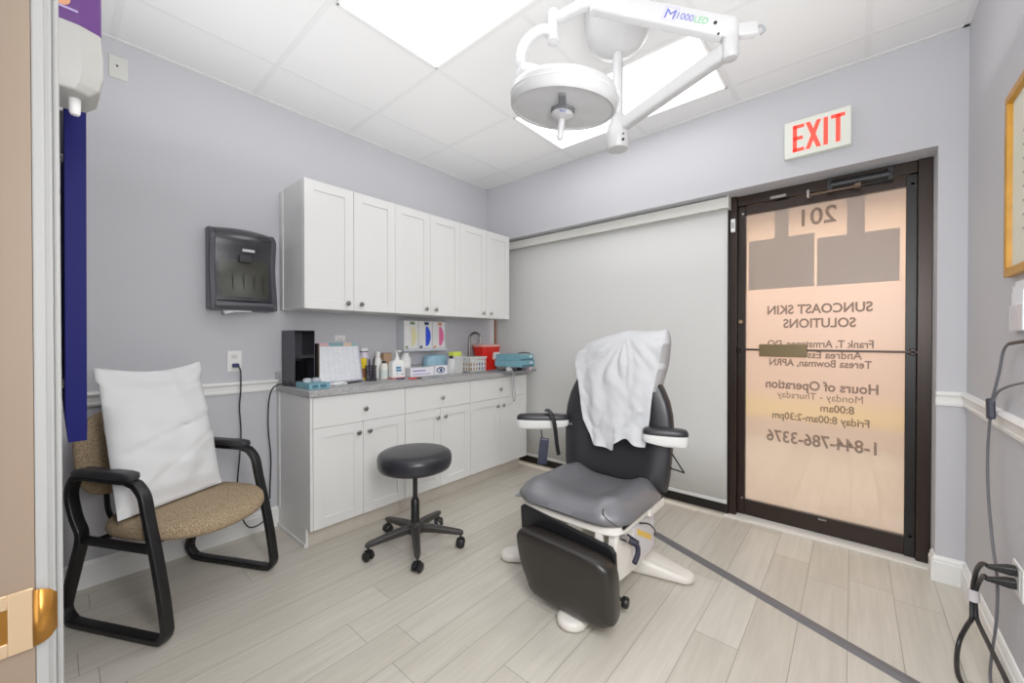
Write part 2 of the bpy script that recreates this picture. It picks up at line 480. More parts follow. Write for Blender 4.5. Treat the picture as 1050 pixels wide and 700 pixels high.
# ------------------------------------------------------------------ storefront: window behind the shade, entrance door
bm = nb()
box(bm, -2.85, -0.665, 3.07, 3.15, 0.0, 0.075); box(bm, -2.85, -0.665, 3.07, 3.15, 2.12, 2.19)
box(bm, -2.85, -2.80, 3.07, 3.15, 0.075, 2.12); box(bm, -1.76, -1.71, 3.07, 3.15, 0.075, 2.12)
win = struct('window_1', bm, BRONZEDARK)
bm = nb(); box(bm, -2.80, -1.76, 3.105, 3.111, 0.075, 2.12); box(bm, -1.71, -0.665, 3.105, 3.111, 0.075, 2.12)
struct('glass_pane', bm, mat_clear('window_glass', (200, 205, 210), 0.85, 0.05), win)
bm = nb(); box(bm, -2.848, -2.828, 3.02, 3.07, 0.0, 2.19)
struct('trim_3', bm, COPPER)

D = bpy.data.objects.new('door_1', None); COL.objects.link(D); D['kind'] = 'structure'; D.location = (-0.165, 3.11, 0)
bm = nb(); box(bm, -0.665, -0.605, 3.05, 3.16, 0, 2.19); box(bm, 0.262, 0.319, 3.06, 3.16, 0, 2.19); box(bm, -0.605, 0.262, 3.07, 3.16, 2.125, 2.19)
fr = obj('door_frame', bm, BRONZE, D, 0, 0.003)
bm = nb(); box(bm, -0.668, -0.648, 3.035, 3.05, 0, 2.19); obj('frame_edge', bm, BRONZEDARK, fr, 0, 0.002)
bm = nb()
box(bm, -0.6045, -0.560, 3.095, 3.14, 0.0125, 2.1245); box(bm, 0.230, 0.2615, 3.095, 3.14, 0.0125, 2.1245)
box(bm, -0.560, 0.230, 3.095, 3.14, 2.064, 2.12); box(bm, -0.560, 0.230, 3.095, 3.14, 0.014, 0.115)
obj('door_leaf', bm, BRONZE, D, 0, 0.003)
bm = nb(); box(bm, 0.218, 0.2615, 3.085, 3.095, 0.014, 2.12); box(bm, -0.560, 0.212, 3.088, 3.096, 0.112, 0.120)
obj('glazing_bead', bm, BRONZEDARK, D, 0, 0.002)
bm = nb(); box(bm, -0.560, 0.230, 3.116, 3.122, 0.115, 2.064); obj('glass_pane', bm, FILM, D, 0)
bm = nb()
box(bm, -0.60, 0.265, 3.052, 3.066, 1.140, 1.153)
obj('push_bar', bm, BRONZE, D, 0, 0.002)
bm = nb(); box(bm, -0.471, -0.216, 3.040, 3.056, 1.103, 1.184); obj('push_plate', bm, M('olive_bronze_plate', (104, 88, 56), 0.4, 0.4), D, 0, 0.004)
for x in (-0.588, 0.246):
    bm = nb(); box(bm, x - 0.012, x + 0.012, 3.052, 3.096, 1.13, 1.165); obj('bar_bracket', bm, BRONZE, D, 0, 0.003)
bm = nb(); cyl(bm, (-0.585, 3.096, 1.335), (-0.585, 3.075, 1.335), 0.016, 0.012, 20); obj('lock_cylinder', bm, M('dull_brass', (150, 128, 96), 0.4, 0.8), D)
# closer
bm = nb(); cyl(bm, (-0.11, 3.055, 2.138), (0.15, 3.055, 2.138), 0.028, None, 20)
box(bm, -0.12, 0.155, 3.06, 3.095, 2.105, 2.165); box(bm, -0.125, -0.10, 3.03, 3.09, 2.10, 2.172); box(bm, 0.14, 0.165, 3.03, 3.09, 2.10, 2.172)
cl = obj('door_closer', bm, BLACKPLASTIC, D, 35, 0.002)
bm = nb(); box(bm, -0.205, 0.03, 3.005, 3.02, 2.088, 2.098); box(bm, 0.0, 0.03, 3.0, 3.06, 2.09, 2.11)
obj('closer_arm', bm, M('closer_arm_bronze', (92, 74, 62), 0.4, 0.6), cl, 0, 0.002)
bm = nb(); box(bm, -0.22, -0.205, 3.0, 3.035, 2.08, 2.125); obj('arm_shoe', bm, KNOB, cl, 0, 0.003)
bm = nb(); box(bm, -0.415, -0.33, 3.058, 3.07, 2.128, 2.146); obj('strike_tab', bm, M('dull_aluminium', (150, 148, 145), 0.45, 0.6), D, 0, 0.002)
for x in (-0.575, 0.243):
    for z in (0.128, 2.07):
        bm = nb(); cyl(bm, (x, 3.097, z), (x, 3.085, z), 0.010, 0.007, 12); obj('pivot_screw', bm, KNOB, D)
bm = nb(); box(bm, -0.665, 0.319, 3.0, 3.16, 0.0, 0.012); obj('threshold', bm, M('white_threshold', (226, 222, 214), 0.5), D, 0, 0.002)
bm = nb(); box(bm, -0.16, -0.12, 3.085, 3.095, 0.100, 0.110); obj('rail_tab', bm, KNOB, D, 0)

def door_text(s, x0, x1, z, h, bold=0.0):
    b_ = text_bm(s, h * 1.40, None, bold)
    w = max(v.co.x for v in b_.verts) - min(v.co.x for v in b_.verts)
    k = (x1 - x0) / w
    # read from outside: mirrored in x
    b_.transform(Matrix(((-k, 0, 0, (x0 + x1) / 2), (0, 0, 1, 3.1135), (0, 1, 0, z), (0, 0, 0, 1))))
    return obj('lettering', b_, LETTER, D, 0)
door_text('201', -0.253, -0.080, 1.985, 0.105, 0.0022)
door_text('SUNCOAST SKIN', -0.435, 0.085, 1.408, 0.057, 0.0022)
door_text('SOLUTIONS', -0.347, 0.011, 1.318, 0.057, 0.0022)
door_text('Frank T. Armstrong, DO', -0.433, 0.090, 1.180, 0.045, 0.0014)
door_text('Andrea Ess', -0.219, 0.040, 1.119, 0.045, 0.0014)
door_text('Teresa Bowman, APRN', -0.422, 0.083, 1.062, 0.045, 0.0014)
door_text('Hours of Operation', -0.443, 0.112, 0.914, 0.057, 0.0022)
door_text('Monday - Thursday', -0.377, 0.045, 0.850, 0.045, 0.0)
door_text('8:00am', -0.154, 0.007, 0.790, 0.045, 0.0014)
door_text('Friday 8:00am-2:30pm', -0.404, 0.074, 0.712, 0.045, 0.0014)
door_text('1-844-786-3376', -0.436, 0.106, 0.580, 0.074, 0.0022)

# corridor outside the door, seen through the frosted glass
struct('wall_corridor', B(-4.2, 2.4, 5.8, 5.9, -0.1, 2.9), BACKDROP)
struct('corridor_roof', B(-4.2, 2.4, 3.165, 5.8, 2.76, 2.86), CEIL)
for (x0, x1, z0, z1, p0, p1, lab) in ((-0.585, -0.202, 1.575, 1.93, -0.425, -0.345, 'grey board standing in for a shadow on the door glass beside the door lock side'),
                                    (-0.186, 0.210, 1.572, 1.89, -0.035, 0.052, 'grey board standing in for a shadow on the door glass under the door closer')):
    t = thing('shadow_board', lab, 'shadow board', ((x0 + x1) / 2, 3.35, z0))  # boards and posts added to imitate shadow shapes on the frosted glass
    obj('board', B(x0, x1, 3.34, 3.36, z0, z1), SHADOWBOARD, t, 0)
    obj('post', B(p0, p1, 3.345, 3.355, z1, 2.76), SHADOWBOARD, t, 0)

# roller shade
t = thing('roller_shade', 'wide white roller shade covering the window beside the glass door', 'roller shade', (-1.74, 3.0, 0.09))
bm = nb()
prism(bm, [(2.975, 2.106), (3.045, 2.106), (3.045, 2.180), (2.990, 2.184), (2.975, 2.176)], lambda a, b, d: (d, a, b), -2.815, -0.650)
obj('valance', bm, SHADEHEAD, t, 0, 0.002)
bm = nb(); box(bm, -0.650, -0.640, 2.972, 3.047, 2.100, 2.186); obj('end_cap', bm, SHADEHEAD, t, 0, 0.002)
bm = nb()
N = 60; rows = [0.10, 0.5, 0.9, 1.3, 1.7, 2.11]
vr = [[bm.verts.new((-2.81 + (2.81 - 0.652) * k / N, 3.012 + 0.0035 * math.sin(k * 0.45 + z) * (1 - z / 2.2), z)) for k in range(N + 1)] for z in rows]
for a, b in zip(vr[:-1], vr[1:]):
    for k in range(N): bm.faces.new((a[k], a[k + 1], b[k + 1], b[k]))
o = obj('fabric', bm, SHADEM, t, 60); md = o.modifiers.new('thick', 'SOLIDIFY'); md.thickness = 0.0015
bm = nb(); prism(bm, rrect(0.006, 0.013, 0.005), lambda a, b, d: (d, 3.012 + a, 0.098 + b), -2.81, -0.652); obj('hem_bar', bm, SHADEM, t, 40)

# ------------------------------------------------------------------ ceiling lights
for (x0, x1, y0, y1, lab) in ((-1.775, -0.585, 0.845, 1.415, 'lit rectangular ceiling light panel in front of the exam lamp, farther from the door'),
                             (-1.775, -0.585, 2.075, 2.665, 'lit rectangular ceiling light panel behind the exam lamp, close to the door wall')):
    t = thing('ceiling_light', lab, 'ceiling light', ((x0 + x1) / 2, (y0 + y1) / 2, CEILZ), 0, 'ceiling light panels')
    bm = nb()
    for a in ((x0 - .002, x1 + .002, y0 - .002, y0 + .010), (x0 - .002, x1 + .002, y1 - .010, y1 + .002), (x0 - .002, x0 + .010, y0, y1), (x1 - .010, x1 + .002, y0, y1)):
        box(bm, *a, CEILZ - 0.010, CEILZ - 0.0005)
    obj('frame', bm, TRIM, t, 0)
    bm = nb(); box(bm, x0 + 0.010, x1 - 0.010, y0 + 0.010, y1 - 0.010, CEILZ - 0.007, CEILZ - 0.001)
    obj('diffuser', bm, LED, t, 0)
# unseen lit panel added in the hallway behind the camera as fill
t = thing('ceiling_light', 'unseen fill light panel added to the hallway ceiling outside the doorway', 'ceiling light', (-0.5, -1.1, CEILZ), 0, 'hallway fill light')
bm = nb(); box(bm, -1.1, 0.1, -1.45, -0.65, CEILZ - 0.012, CEILZ - 0.008); obj('diffuser', bm, LED, t, 0)
bm = nb(); box(bm, -1.12, 0.12, -1.47, -0.63, CEILZ - 0.009, CEILZ - 0.0005); obj('frame', bm, TRIM, t, 0)

# exit sign
t = thing('exit_sign', 'cream exit sign with red letters above the glass door', 'exit sign', (-0.166, 2.91, 2.29))
bm = nb(); box(bm, -0.319, -0.013, 2.868, 2.9095, 2.29, 2.505); obj('housing', bm, EXITBODY, t, 0, 0.006, 3)
def bar2(bm, a, b, w, y0, y1):
    a = Vector(a); b = Vector(b); d = (b - a).normalized(); n = Vector((-d.y, d.x)) * w / 2
    # trapezoid with horizontal ends
    hw = w / 2 / max(abs(d.y), 0.3)
    poly = [(a.x - hw, a.y), (a.x + hw, a.y), (b.x + hw, b.y), (b.x - hw, b.y)]
    prism(bm, poly, lambda p, q, e: (p, e, q), y0, y1)
z0, z1, w = 2.320, 2.475, 0.020
Y0, Y1 = 2.8665, 2.8685
bm = nb(); box(bm, -0.277, -0.277 + w, Y0, Y1, z0, z1)
for zz in (z0, (z0 + z1) / 2 - w / 2, z1 - w): box(bm, -0.277, -0.223 - (0.006 if zz not in (z0, z1 - w) else 0), Y0, Y1, zz, zz + w)
obj('letter_e', bm, EXITRED, t, 0)
bm = nb(); bar2(bm, (-0.206, z0), (-0.155, z1), w, Y0, Y1); bar2(bm, (-0.155, z0), (-0.206, z1), w, Y0 - .0003, Y1); obj('letter_x', bm, EXITRED, t, 0)
bm = nb(); box(bm, -0.134, -0.114, Y0, Y1, z0, z1); obj('letter_i', bm, EXITRED, t, 0)
bm = nb(); box(bm, -0.080, -0.060, Y0, Y1, z0, z1); box(bm, -0.101, -0.040, Y0, Y1, z1 - w, z1); obj('letter_t', bm, EXITRED, t, 0)

# ------------------------------------------------------------------ cabinets
def shaker(x, y0, y1, z0, z1, st=0.058, th=0.02):
    """door panel facing +x with its front at x; recessed flat centre."""
    bm = nb()
    box(bm, x - th, x - 0.007, y0, y1, z0, z1)
    box(bm, x - 0.007, x, y0, y0 + st, z0, z1); box(bm, x - 0.007, x, y1 - st, y1, z0, z1)
    box(bm, x - 0.007, x, y0 + st, y1 - st, z0, z0 + st); box(bm, x - 0.007, x, y0 + st, y1 - st, z1 - st, z1)
    bmesh.ops.remove_doubles(bm, verts=bm.verts[:], dist=1e-6)
    return bm
def knob(parent, x, y, z):
    bm = nb(); lathe(bm, [(0.0, 0), (0.007, 0), (0.006, 0.010), (0.010, 0.016), (0.0155, 0.020), (0.0155, 0.023), (0.010, 0.028), (0.0, 0.029)], (x, y, z), 20, (1, 0, 0))
    return obj('knob', bm, KNOB, parent)

XF = -2.345
units = [(0.972, 1.588), (1.590, 2.206), (2.208, 2.900)]
blab = ['white base cabinet at the chair end of the counter, its finished side showing', 'middle white base cabinet under the counter, behind the black stool', 'white base cabinet at the far end of the counter beside the roller shade']
for i, (y0, y1) in enumerate(units):
    t = thing('base_cabinet', blab[i], 'cabinet', (-2.6, (y0 + y1) / 2, 0), 0, 'white base cabinets')
    bm = nb(); box(bm, -2.845, XF - 0.022, y0 + 0.002, y1 - 0.002, 0.112, 0.880); box(bm, -2.845, -2.424, y0 + .002, y1 - .002, 0.0, 0.112)
    obj('carcass', bm, CABIN, t, 0)
    obj('toe_kick', B(-2.424, -2.411, y0, y1, 0.0, 0.112), TOEKICK, t, 0)
    d = obj('drawer', B(XF - 0.02, XF, y0 + 0.0015, y1 - 0.0015, 0.700, 0.878), CAB, t, 0, 0.0015)
    ym = (y0 + y1) / 2
    knob(d, XF, ym + (0.01 if i < 2 else 0), 0.778)
    for a, b_, kx in ((y0 + 0.0015, ym - 0.0015, ym - 0.036), (ym + 0.0015, y1 - 0.0015, ym + 0.036)):
        dr = obj('door', shaker(XF, a, b_, 0.113, 0.697), CAB, t, 0, 0.0012)
        knob(dr, XF, kx, 0.634)
    if i == 0:
        bm = nb(); prism(bm, [(-2.848, 0), (-2.411, 0), (-2.411, 0.112), (-2.348, 0.112), (-2.348, 0.880), (-2.848, 0.880)], lambda a, b, e: (a, e, b), 0.957, 0.9715)
        obj('side_panel', bm, CAB, t, 0, 0.001)
        obj('scribe_strip', B(-2.848, -2.80, 0.951, 0.957, 0.128, 0.880), CAB, t, 0, 0.001)
        obj('base_shoe', B(-2.835, -2.411, 0.948, 0.957, 0.0, 0.022), CAB, t, 0, 0.002)
    if i == 2:
        obj('filler_strip', B(XF - 0.02, XF, 2.901, 2.93, 0.112, 0.880), CAB, t, 0, 0.001)

t = thing('countertop', 'grey speckled laminate countertop running along the white base cabinets', 'countertop', (-2.6, 1.95, 0.882))
bm = nb(); box(bm, -2.85, -2.326, 0.945, 2.945, 0.882, 0.920); obj('slab', bm, COUNTER, t, 0, 0.005, 3)
bm = nb(); box(bm, -2.85, -2.832, 0.945, 2.945, 0.920, 1.005); obj('backsplash', bm, COUNTER, t, 0, 0.003)

XU = -2.470
ulab = ['white wall cabinet nearest the towel dispenser, side panel showing', 'middle white wall cabinet above the glove box rack', 'white wall cabinet at the far end above the red bin']
for i in range(3):
    y0, y1 = 0.977 + 0.6165 * i, 0.977 + 0.6165 * (i + 1)
    t = thing('wall_cabinet', ulab[i], 'cabinet', (-2.66, (y0 + y1) / 2, 1.404), 0, 'white wall cabinets')
    obj('carcass', B(-2.848, XU - 0.022, y0 + (0.0 if i == 0 else .001), y1 - .001, 1.404, 2.175), CABIN if i else CAB, t, 0)
    if i == 0:
        obj('scribe_strip', B(-2.848, -2.79, y0 - 0.006, y0, 1.404, 2.172), CAB, t, 0, 0.001)
    ym = (y0 + y1) / 2
    for a, b_, ky in ((y0 + 0.001, ym - 0.0015, ym - 0.046), (ym + 0.0015, y1 - 0.001, ym + 0.046)):
        dr = obj('door', shaker(XU, a, b_, 1.402, 2.177), CAB, t, 0, 0.0012)
        knob(dr, XU, ky, 1.446)

# ------------------------------------------------------------------ wall fittings on the cabinet wall
t = thing('towel_dispenser', 'smoked grey paper towel dispenser with a towel tip hanging out on the wall', 'towel dispenser', (-2.85, 0.75, 1.39))
bm = nb()
Ya, Yb = 0.580, 0.925
def disp_depth(z):   # rounded top, waisted middle, deeper at the foot
    k = (z - 1.39) / 0.475
    return 0.092 + 0.016 * math.cos(k * 2 * PI * 0.9) + (0.0 if k < 0.86 else -0.055 * ((k - 0.86) / 0.14) ** 2)
zs = [1.39 + 0.475 * k / 18 for k in range(19)]
bm = nb()
prism(bm, [(-2.849, 1.39)] + [(-2.85 + disp_depth(z), z + 0.0) for z in zs] + [(-2.849, 1.865)], lambda a, b, d: (a, d, b), Ya, Ya + 0.034)
obj('side_cheek', bm, DISPGREY, t, 35, 0.006, 3); bm = nb()
prism(bm, [(-2.849, 1.39)] + [(-2.85 + disp_depth(z), z) for z in zs] + [(-2.849, 1.865)], lambda a, b, d: (a, d, b), Yb - 0.034, Yb)
obj('side_cheek', bm, DISPGREY, t, 35, 0.006, 3)
bm = nb()
NW = 12
rings = []
for z in zs[2:]:
    rings.append([(-2.85 + disp_depth(z) * (1.0 + 0.10 * math.sin(PI * k / NW)) + 0.002, Ya + 0.03 + (Yb - Ya - 0.06) * k / NW, z + (0.012 * math.sin(PI * k / NW) if z > 1.8 else 0)) for k in range(NW + 1)])
vr = loft(bm, rings, cap=False, closed=False)
# close the cover to the wall at the top
top = [bm.verts.new((-2.849, v.co.y, v.co.z)) for v in vr[-1]]
for k in range(NW): bm.faces.new((vr[-1][k], vr[-1][k + 1], top[k + 1], top[k]))
cov = obj('cover', bm, SMOKE, t, 50)
bm = nb()
rings = [[(-2.85 + disp_depth(z) * (1.0 + 0.10 * math.sin(PI * k / NW)) + 0.0035, Ya + 0.045 + (Yb - Ya - 0.09) * k / NW, z) for k in range(NW + 1)] for z in [1.465 + 0.22 * q / 8 for q in range(9)]]
loft(bm, rings, cap=False, closed=False); obj('window', bm, SMOKEWIN, cov, 50)
bm = nb(); prism(bm, [(-2.849, 1.385), (-2.745, 1.392), (-2.735, 1.415), (-2.745, 1.440), (-2.849, 1.452)], lambda a, b, d: (a, d, b), Ya + 0.02, Yb - 0.02); obj('lower_lip', bm, DISPGREY, t, 35, 0.004)
for y in (0.69, 0.745, 0.80, 0.85):
    bm = nb(); box(bm, -2.7465, -2.744, y - 0.002, y + 0.002, 1.50, 1.60); obj('window_rib', bm, BLACKPLASTIC, cov, 0)
bm = nb(); box(bm, -2.742, -2.738, 0.735, 0.80, 1.735, 1.752); obj('badge', bm, M('silver_badge', (196, 197, 200), 0.3, 0.6), cov, 0, 0.003)
bm = nb(); box(bm, -2.744, -2.738, 0.72, 0.785, 1.672, 1.715); obj('lock_tab', bm, BLACKPLASTIC, cov, 0, 0.004)
bm = nb()
vr = [[bm.verts.new(p) for p in r] for r in ([(-2.785, 0.64, 1.40), (-2.785, 0.70, 1.40), (-2.785, 0.80, 1.40)], [(-2.760, 0.645, 1.378), (-2.750, 0.70, 1.380), (-2.765, 0.79, 1.383)], [(-2.748, 0.650, 1.362), (-2.736, 0.70, 1.376), (-2.755, 0.78, 1.378)])]
for a, b in zip(vr[:-1], vr[1:]):
    for k in range(2): bm.faces.new((a[k], a[k + 1], b[k + 1], b[k]))
o = obj('paper_towel', bm, PAPER, t, 40); md = o.modifiers.new('thick', 'SOLIDIFY'); md.thickness = 0.0015

def plate(bm, y, z, hw, hh, th=0.006): box(bm, -2.85, -2.85 + th, y - hw, y + hw, z - hh, z + hh)
t = thing('wall_outlet', 'white duplex power outlet above the chair rail with a black plug in it', 'outlet', (-2.85, 0.72, 1.083))
bm = nb(); plate(bm, 0.720, 1.083, 0.037, 0.062); obj('cover_plate', bm, WHITEPLASTIC, t, 0, 0.002)
for z in (1.110, 1.056):
    bm = nb(); prism(bm, sup(0.017, 0.014, 3, 24), lambda a, b, d: (d, 0.720 + a, z + b), -2.8445, -2.842); s_ = obj('socket', bm, M('outlet_face', (214, 214, 212), 0.4), t, 30)
    bm = nb(); box(bm, -2.8425, -2.8415, 0.713, 0.7145, z - 0.004, z + 0.006); box(bm, -2.8425, -2.8415, 0.7255, 0.727, z - 0.004, z + 0.006); obj('slot', bm, BLACKPLASTIC, s_, 0)
t = thing('wall_outlet', 'small white outlet plate on the wall above the planner board', 'outlet', (-2.85, 1.374, 1.20))
bm = nb(); plate(bm, 1.374, 1.186, 0.040, 0.058); obj('cover_plate', bm, WHITEPLASTIC, t, 0, 0.002)
bm = nb(); box(bm, -2.8445, -2.8425, 1.357, 1.391, 1.150, 1.222); obj('insert', bm, M('outlet_face', (214, 214, 212), 0.4), t, 0, 0.001)
t = thing('blank_wall_plate', 'cream cable plate with one small dark hole high up by the ceiling', 'wall plate', (-2.85, 0.227, 2.60))
bm = nb(); plate(bm, 0.227, 2.600, 0.035, 0.056); obj('cover_plate', bm, M('cream_plate', (206, 206, 200), 0.5), t, 0, 0.002)
bm = nb(); cyl(bm, (-2.8445, 0.222, 2.607), (-2.8425, 0.222, 2.607), 0.005, None, 12); obj('cable_hole', bm, BLACKPLASTIC, t)

# cords on that wall
c_ = thing('power_cable', 'thin black power cord running from the wall outlet down behind the armchair', 'cord', (-2.83, 0.72, 1.06))
bm = nb(); box(bm, -2.8415, -2.812, 0.706, 0.738, 1.046, 1.070); obj('plug', bm, NAVYINK, c_, 0, 0.005)
bm = nb(); tube(bm, [(-2.814, 0.730, 1.056), (-2.808, 0.742, 1.02), (-2.806, 0.741, 0.90), (-2.808, 0.735, 0.80), (-2.808, 0.742, 0.66), (-2.812, 0.735, 0.50), (-2.814, 0.725, 0.36), (-2.81, 0.73, 0.20), (-2.80, 0.77, 0.075), (-2.79, 0.83, 0.065), (-2.795, 0.885, 0.11), (-2.80, 0.892, 0.19)], 0.0042)
obj('cable', bm, CORDBLACK, c_)
c_ = thing('power_cable', 'black cord hanging off the counter end beside the white side panel', 'cord', (-2.80, 0.93, 0.94))
bm = nb(); tube(bm, [(-2.62, 0.962, 0.926), (-2.72, 0.960, 0.930), (-2.77, 0.935, 0.926), (-2.79, 0.905, 0.895), (-2.80, 0.890, 0.80), (-2.80, 0.888, 0.64), (-2.80, 0.902, 0.46), (-2.80, 0.896, 0.28), (-2.80, 0.895, 0.205)], 0.0042)
obj('cable', bm, CORDBLACK, c_)
bm = nb(); lathe(bm, [(0.008, 0), (0.009, 0.012), (0.006, 0.026), (0.004, 0.034)], (-2.72, 0.960, 0.9205), 14); obj('plug', bm, CORDBLACK, c_)

# ------------------------------------------------------------------ things on the counter
CT = 0.9205
# black two-tier file holder
t = thing('file_holder', 'black two-tier plastic file holder at the near end of the counter', 'file holder', (-2.72, 1.02, CT))
y0, y1, x0, x1, h = 0.975, 1.10, -2.815, -2.62, 1.272
bm = nb()
box(bm, x0, x1, y0, y0 + 0.005, CT, h); box(bm, x0, x1, y1 - 0.005, y1, CT, h); box(bm, x0, x0 + 0.005, y0, y1, CT, h)
obj('shell', bm, M('charcoal_plastic', (50, 50, 58), 0.4), t, 0, 0.001)
for z, lip_ in ((CT, 0.03), ((CT + h) / 2, 0.02), (h - 0.006, 0.0)):
    bm = nb(); box(bm, x0 + .0052, x1, y0 + .0052, y1 - .0052, z, z + 0.006)
    if lip_: box(bm, x1 - 0.004, x1, y0 + .0052, y1 - .0052, z + 0.006, z + lip_)
    obj('shelf', bm, BLACKPLASTIC, t, 0, 0.001)
bm = nb()
for k in range(7): box(bm, x0 + .006, x1 - 0.05, y0 + .010 + k * 0.015, y0 + .0115 + k * 0.015, CT + 0.006, CT + 0.15)
obj('divider', bm, BLACKPLASTIC, t, 0)

t = thing('clipboard_folder', 'dark folder standing on edge between the file holder and the planner board', 'folder', (-2.70, 1.12, CT))
mt = Matrix.Translation((-2.70, 1.118, CT)) @ Matrix.Rotation(0.0, 4, 'X')
obj('cover', B(-0.105, 0.105, -0.010, 0.0, 0, 0.268, mtx=mt), M('dark_brown_cover', (52, 40, 38), 0.5), t, 0, 0.001)
obj('sheets', B(-0.1, 0.1, 0.0, 0.005, 0.002, 0.258, mtx=mt), M('cream_sheet', (206, 196, 186), 0.7), t, 0)

# planner board leaning on the wall
Rb = Matrix.Translation((-2.655, 0, CT + 0.0025)) @ Matrix.Rotation(math.radians(-13), 4, 'Y')
t = thing('planner_board', 'white dry-erase planner board with ruled rows leaning against the wall', 'planner board', (-2.66, 1.29, CT))
bm = nb()
ya, yb, H_ = 1.128, 1.448, 0.286
for a in ((ya, ya + 0.010, 0, H_), (yb - 0.010, yb, 0, H_), (ya + .01, yb - .01, 0, 0.010), (ya + .01, yb - .01, H_ - 0.010, H_)): box(bm, -0.009, 0.004, *a, mtx=Rb)
obj('frame', bm, M('lilac_grey_frame', (176, 176, 190), 0.4, 0.3), t, 0, 0.001)
obj('sheet', B(-0.008, 0.0, ya + .009, yb - .009, 0.009, H_ - 0.009, mtx=Rb), PLANNER, t, 0)
for y_a, y_b, c in ((ya + .012, ya + .10, (206, 168, 172)), (ya + .102, ya + .205, (120, 160, 164)), (ya + .207, ya + .262, (214, 186, 160)), (ya + .264, yb - .012, (150, 178, 180))):
    obj('header_band', B(0.0, 0.0012, y_a, y_b, H_ - 0.036, H_ - 0.011, mtx=Rb), M('header_%d' % c[0], c, 0.5), t, 0)

# teal box with the goggles by the counter end
t = thing('mask_box', 'low teal cardboard box lying at the near end of the counter', 'box', (-2.55, 1.0, CT))
bm = nb(); box(bm, -2.60, -2.40, 0.975, 1.095, CT, CT + 0.034); obj('carton', bm, TEAL, t, 0, 0.002)
for ya_, yb_ in ((0.992, 1.026), (1.038, 1.075)):
    obj('cut_out', B(-2.402, -2.3985, ya_, yb_, CT + 0.008, CT + 0.027), TEALDARK, t, 0, 0.001)
t = thing('safety_goggles', 'clear plastic safety goggles lying on the low teal box', 'goggles', (-2.52, 1.04, CT + 0.034))
bm = nb()
for y in (1.012, 1.066):
    lathe(bm, [(0.024, 0), (0.026, 0.004), (0.022, 0.022), (0.0, 0.026)], (-2.52, y, CT + 0.0345), 20)
obj('lens', bm, GLASSCLEAR, t)
bm = nb(); tube(bm, [(-2.52, 0.99, CT + .040), (-2.56, 0.984, CT + .042), (-2.585, 1.04, CT + .0385), (-2.56, 1.088, CT + .042), (-2.52, 1.09, CT + .040)], 0.0028); obj('strap', bm, BLACKPLASTIC, t)

# small loose things in front of the planner board
t = thing('crumpled_tissue', 'small crumpled white tissue in front of the planner board', 'tissue', (-2.50, 1.20, CT))
bm = nb(); bmesh.ops.create_icosphere(bm, subdivisions=3, radius=0.03)
for v in bm.verts:
    v.co = v.co * (1 + 0.55 * noise.noise(v.co * 60)); v.co.z = max(v.co.z * 0.5, -0.010); v.co.y *= 1.5
    v.co += Vector((-2.50, 1.20, CT + 0.010))
obj('tissue', bm, PAPER, t, 0)
t = thing('pen', 'dark slim pen with a red tip lying along the foot of the planner board', 'pen', (-2.55, 1.34, CT))
bm = nb(); cyl(bm, (-2.53, 1.245, CT + .005), (-2.585, 1.40, CT + .005), 0.005, 0.004, 10); obj('barrel', bm, BLACKPLASTIC, t)
bm = nb(); cyl(bm, (-2.53, 1.245, CT + .005), (-2.524, 1.228, CT + .005), 0.005, 0.002, 10); obj('tip', bm, RED, t)

def bottle(name, label, cat, x, y, prof, mat, group=None):
    t = thing(name, label, cat, (x, y, CT), 0, group)
    bm = nb(); lathe(bm, prof, (x, y, CT), 28); obj('body', bm, mat, t, 45)
    return t
# tall bottle with purple print behind the pens
t = bottle('lotion_bottle', 'pale lilac bottle with a dark cap line next to the planner board edge', 'bottle', -2.76, 1.512, [(0, 0), (0.030, 0), (0.032, 0.01), (0.032, 0.18), (0.026, 0.20), (0, 0.20)], M('pale_lilac_plastic', (216, 208, 222), 0.4))
bm = nb(); lathe(bm, [(0, 0.20), (0.028, 0.20), (0.030, 0.206), (0.026, 0.228), (0, 0.228)], (-2.76, 1.512, CT), 24); obj('cap', bm, WHITEPLASTIC, t)
bm = nb(); lathe(bm, [(0.0285, 0.199), (0.031, 0.199), (0.031, 0.206), (0.0285, 0.206), (0.0285, 0.199)], (-2.76, 1.512, CT), 24); obj('cap_ring', bm, NAVYINK, t)
bm = nb(); lathe(bm, [(0.0322, 0.10), (0.0328, 0.10), (0.0328, 0.14), (0.0322, 0.14), (0.0322, 0.10)], (-2.76, 1.512, CT), 24); obj('label_band', bm, M('peach_band', (226, 188, 176), 0.5), t)
t = bottle('highlighter_tub', 'bright yellow tub behind the black mesh pen cup', 'tub', -2.70, 1.478, [(0, 0), (0.020, 0), (0.026, 0.12), (0.028, 0.125), (0.028, 0.152), (0.018, 0.158), (0, 0.158)], YELLOW)
bm = nb(); lathe(bm, [(0.0215, 0.018), (0.0225, 0.018), (0.0255, 0.085), (0.0245, 0.085), (0.0215, 0.018)], (-2.70, 1.478, CT), 24); obj('label_band', bm, M('orange_brown', (150, 84, 40), 0.6), t)
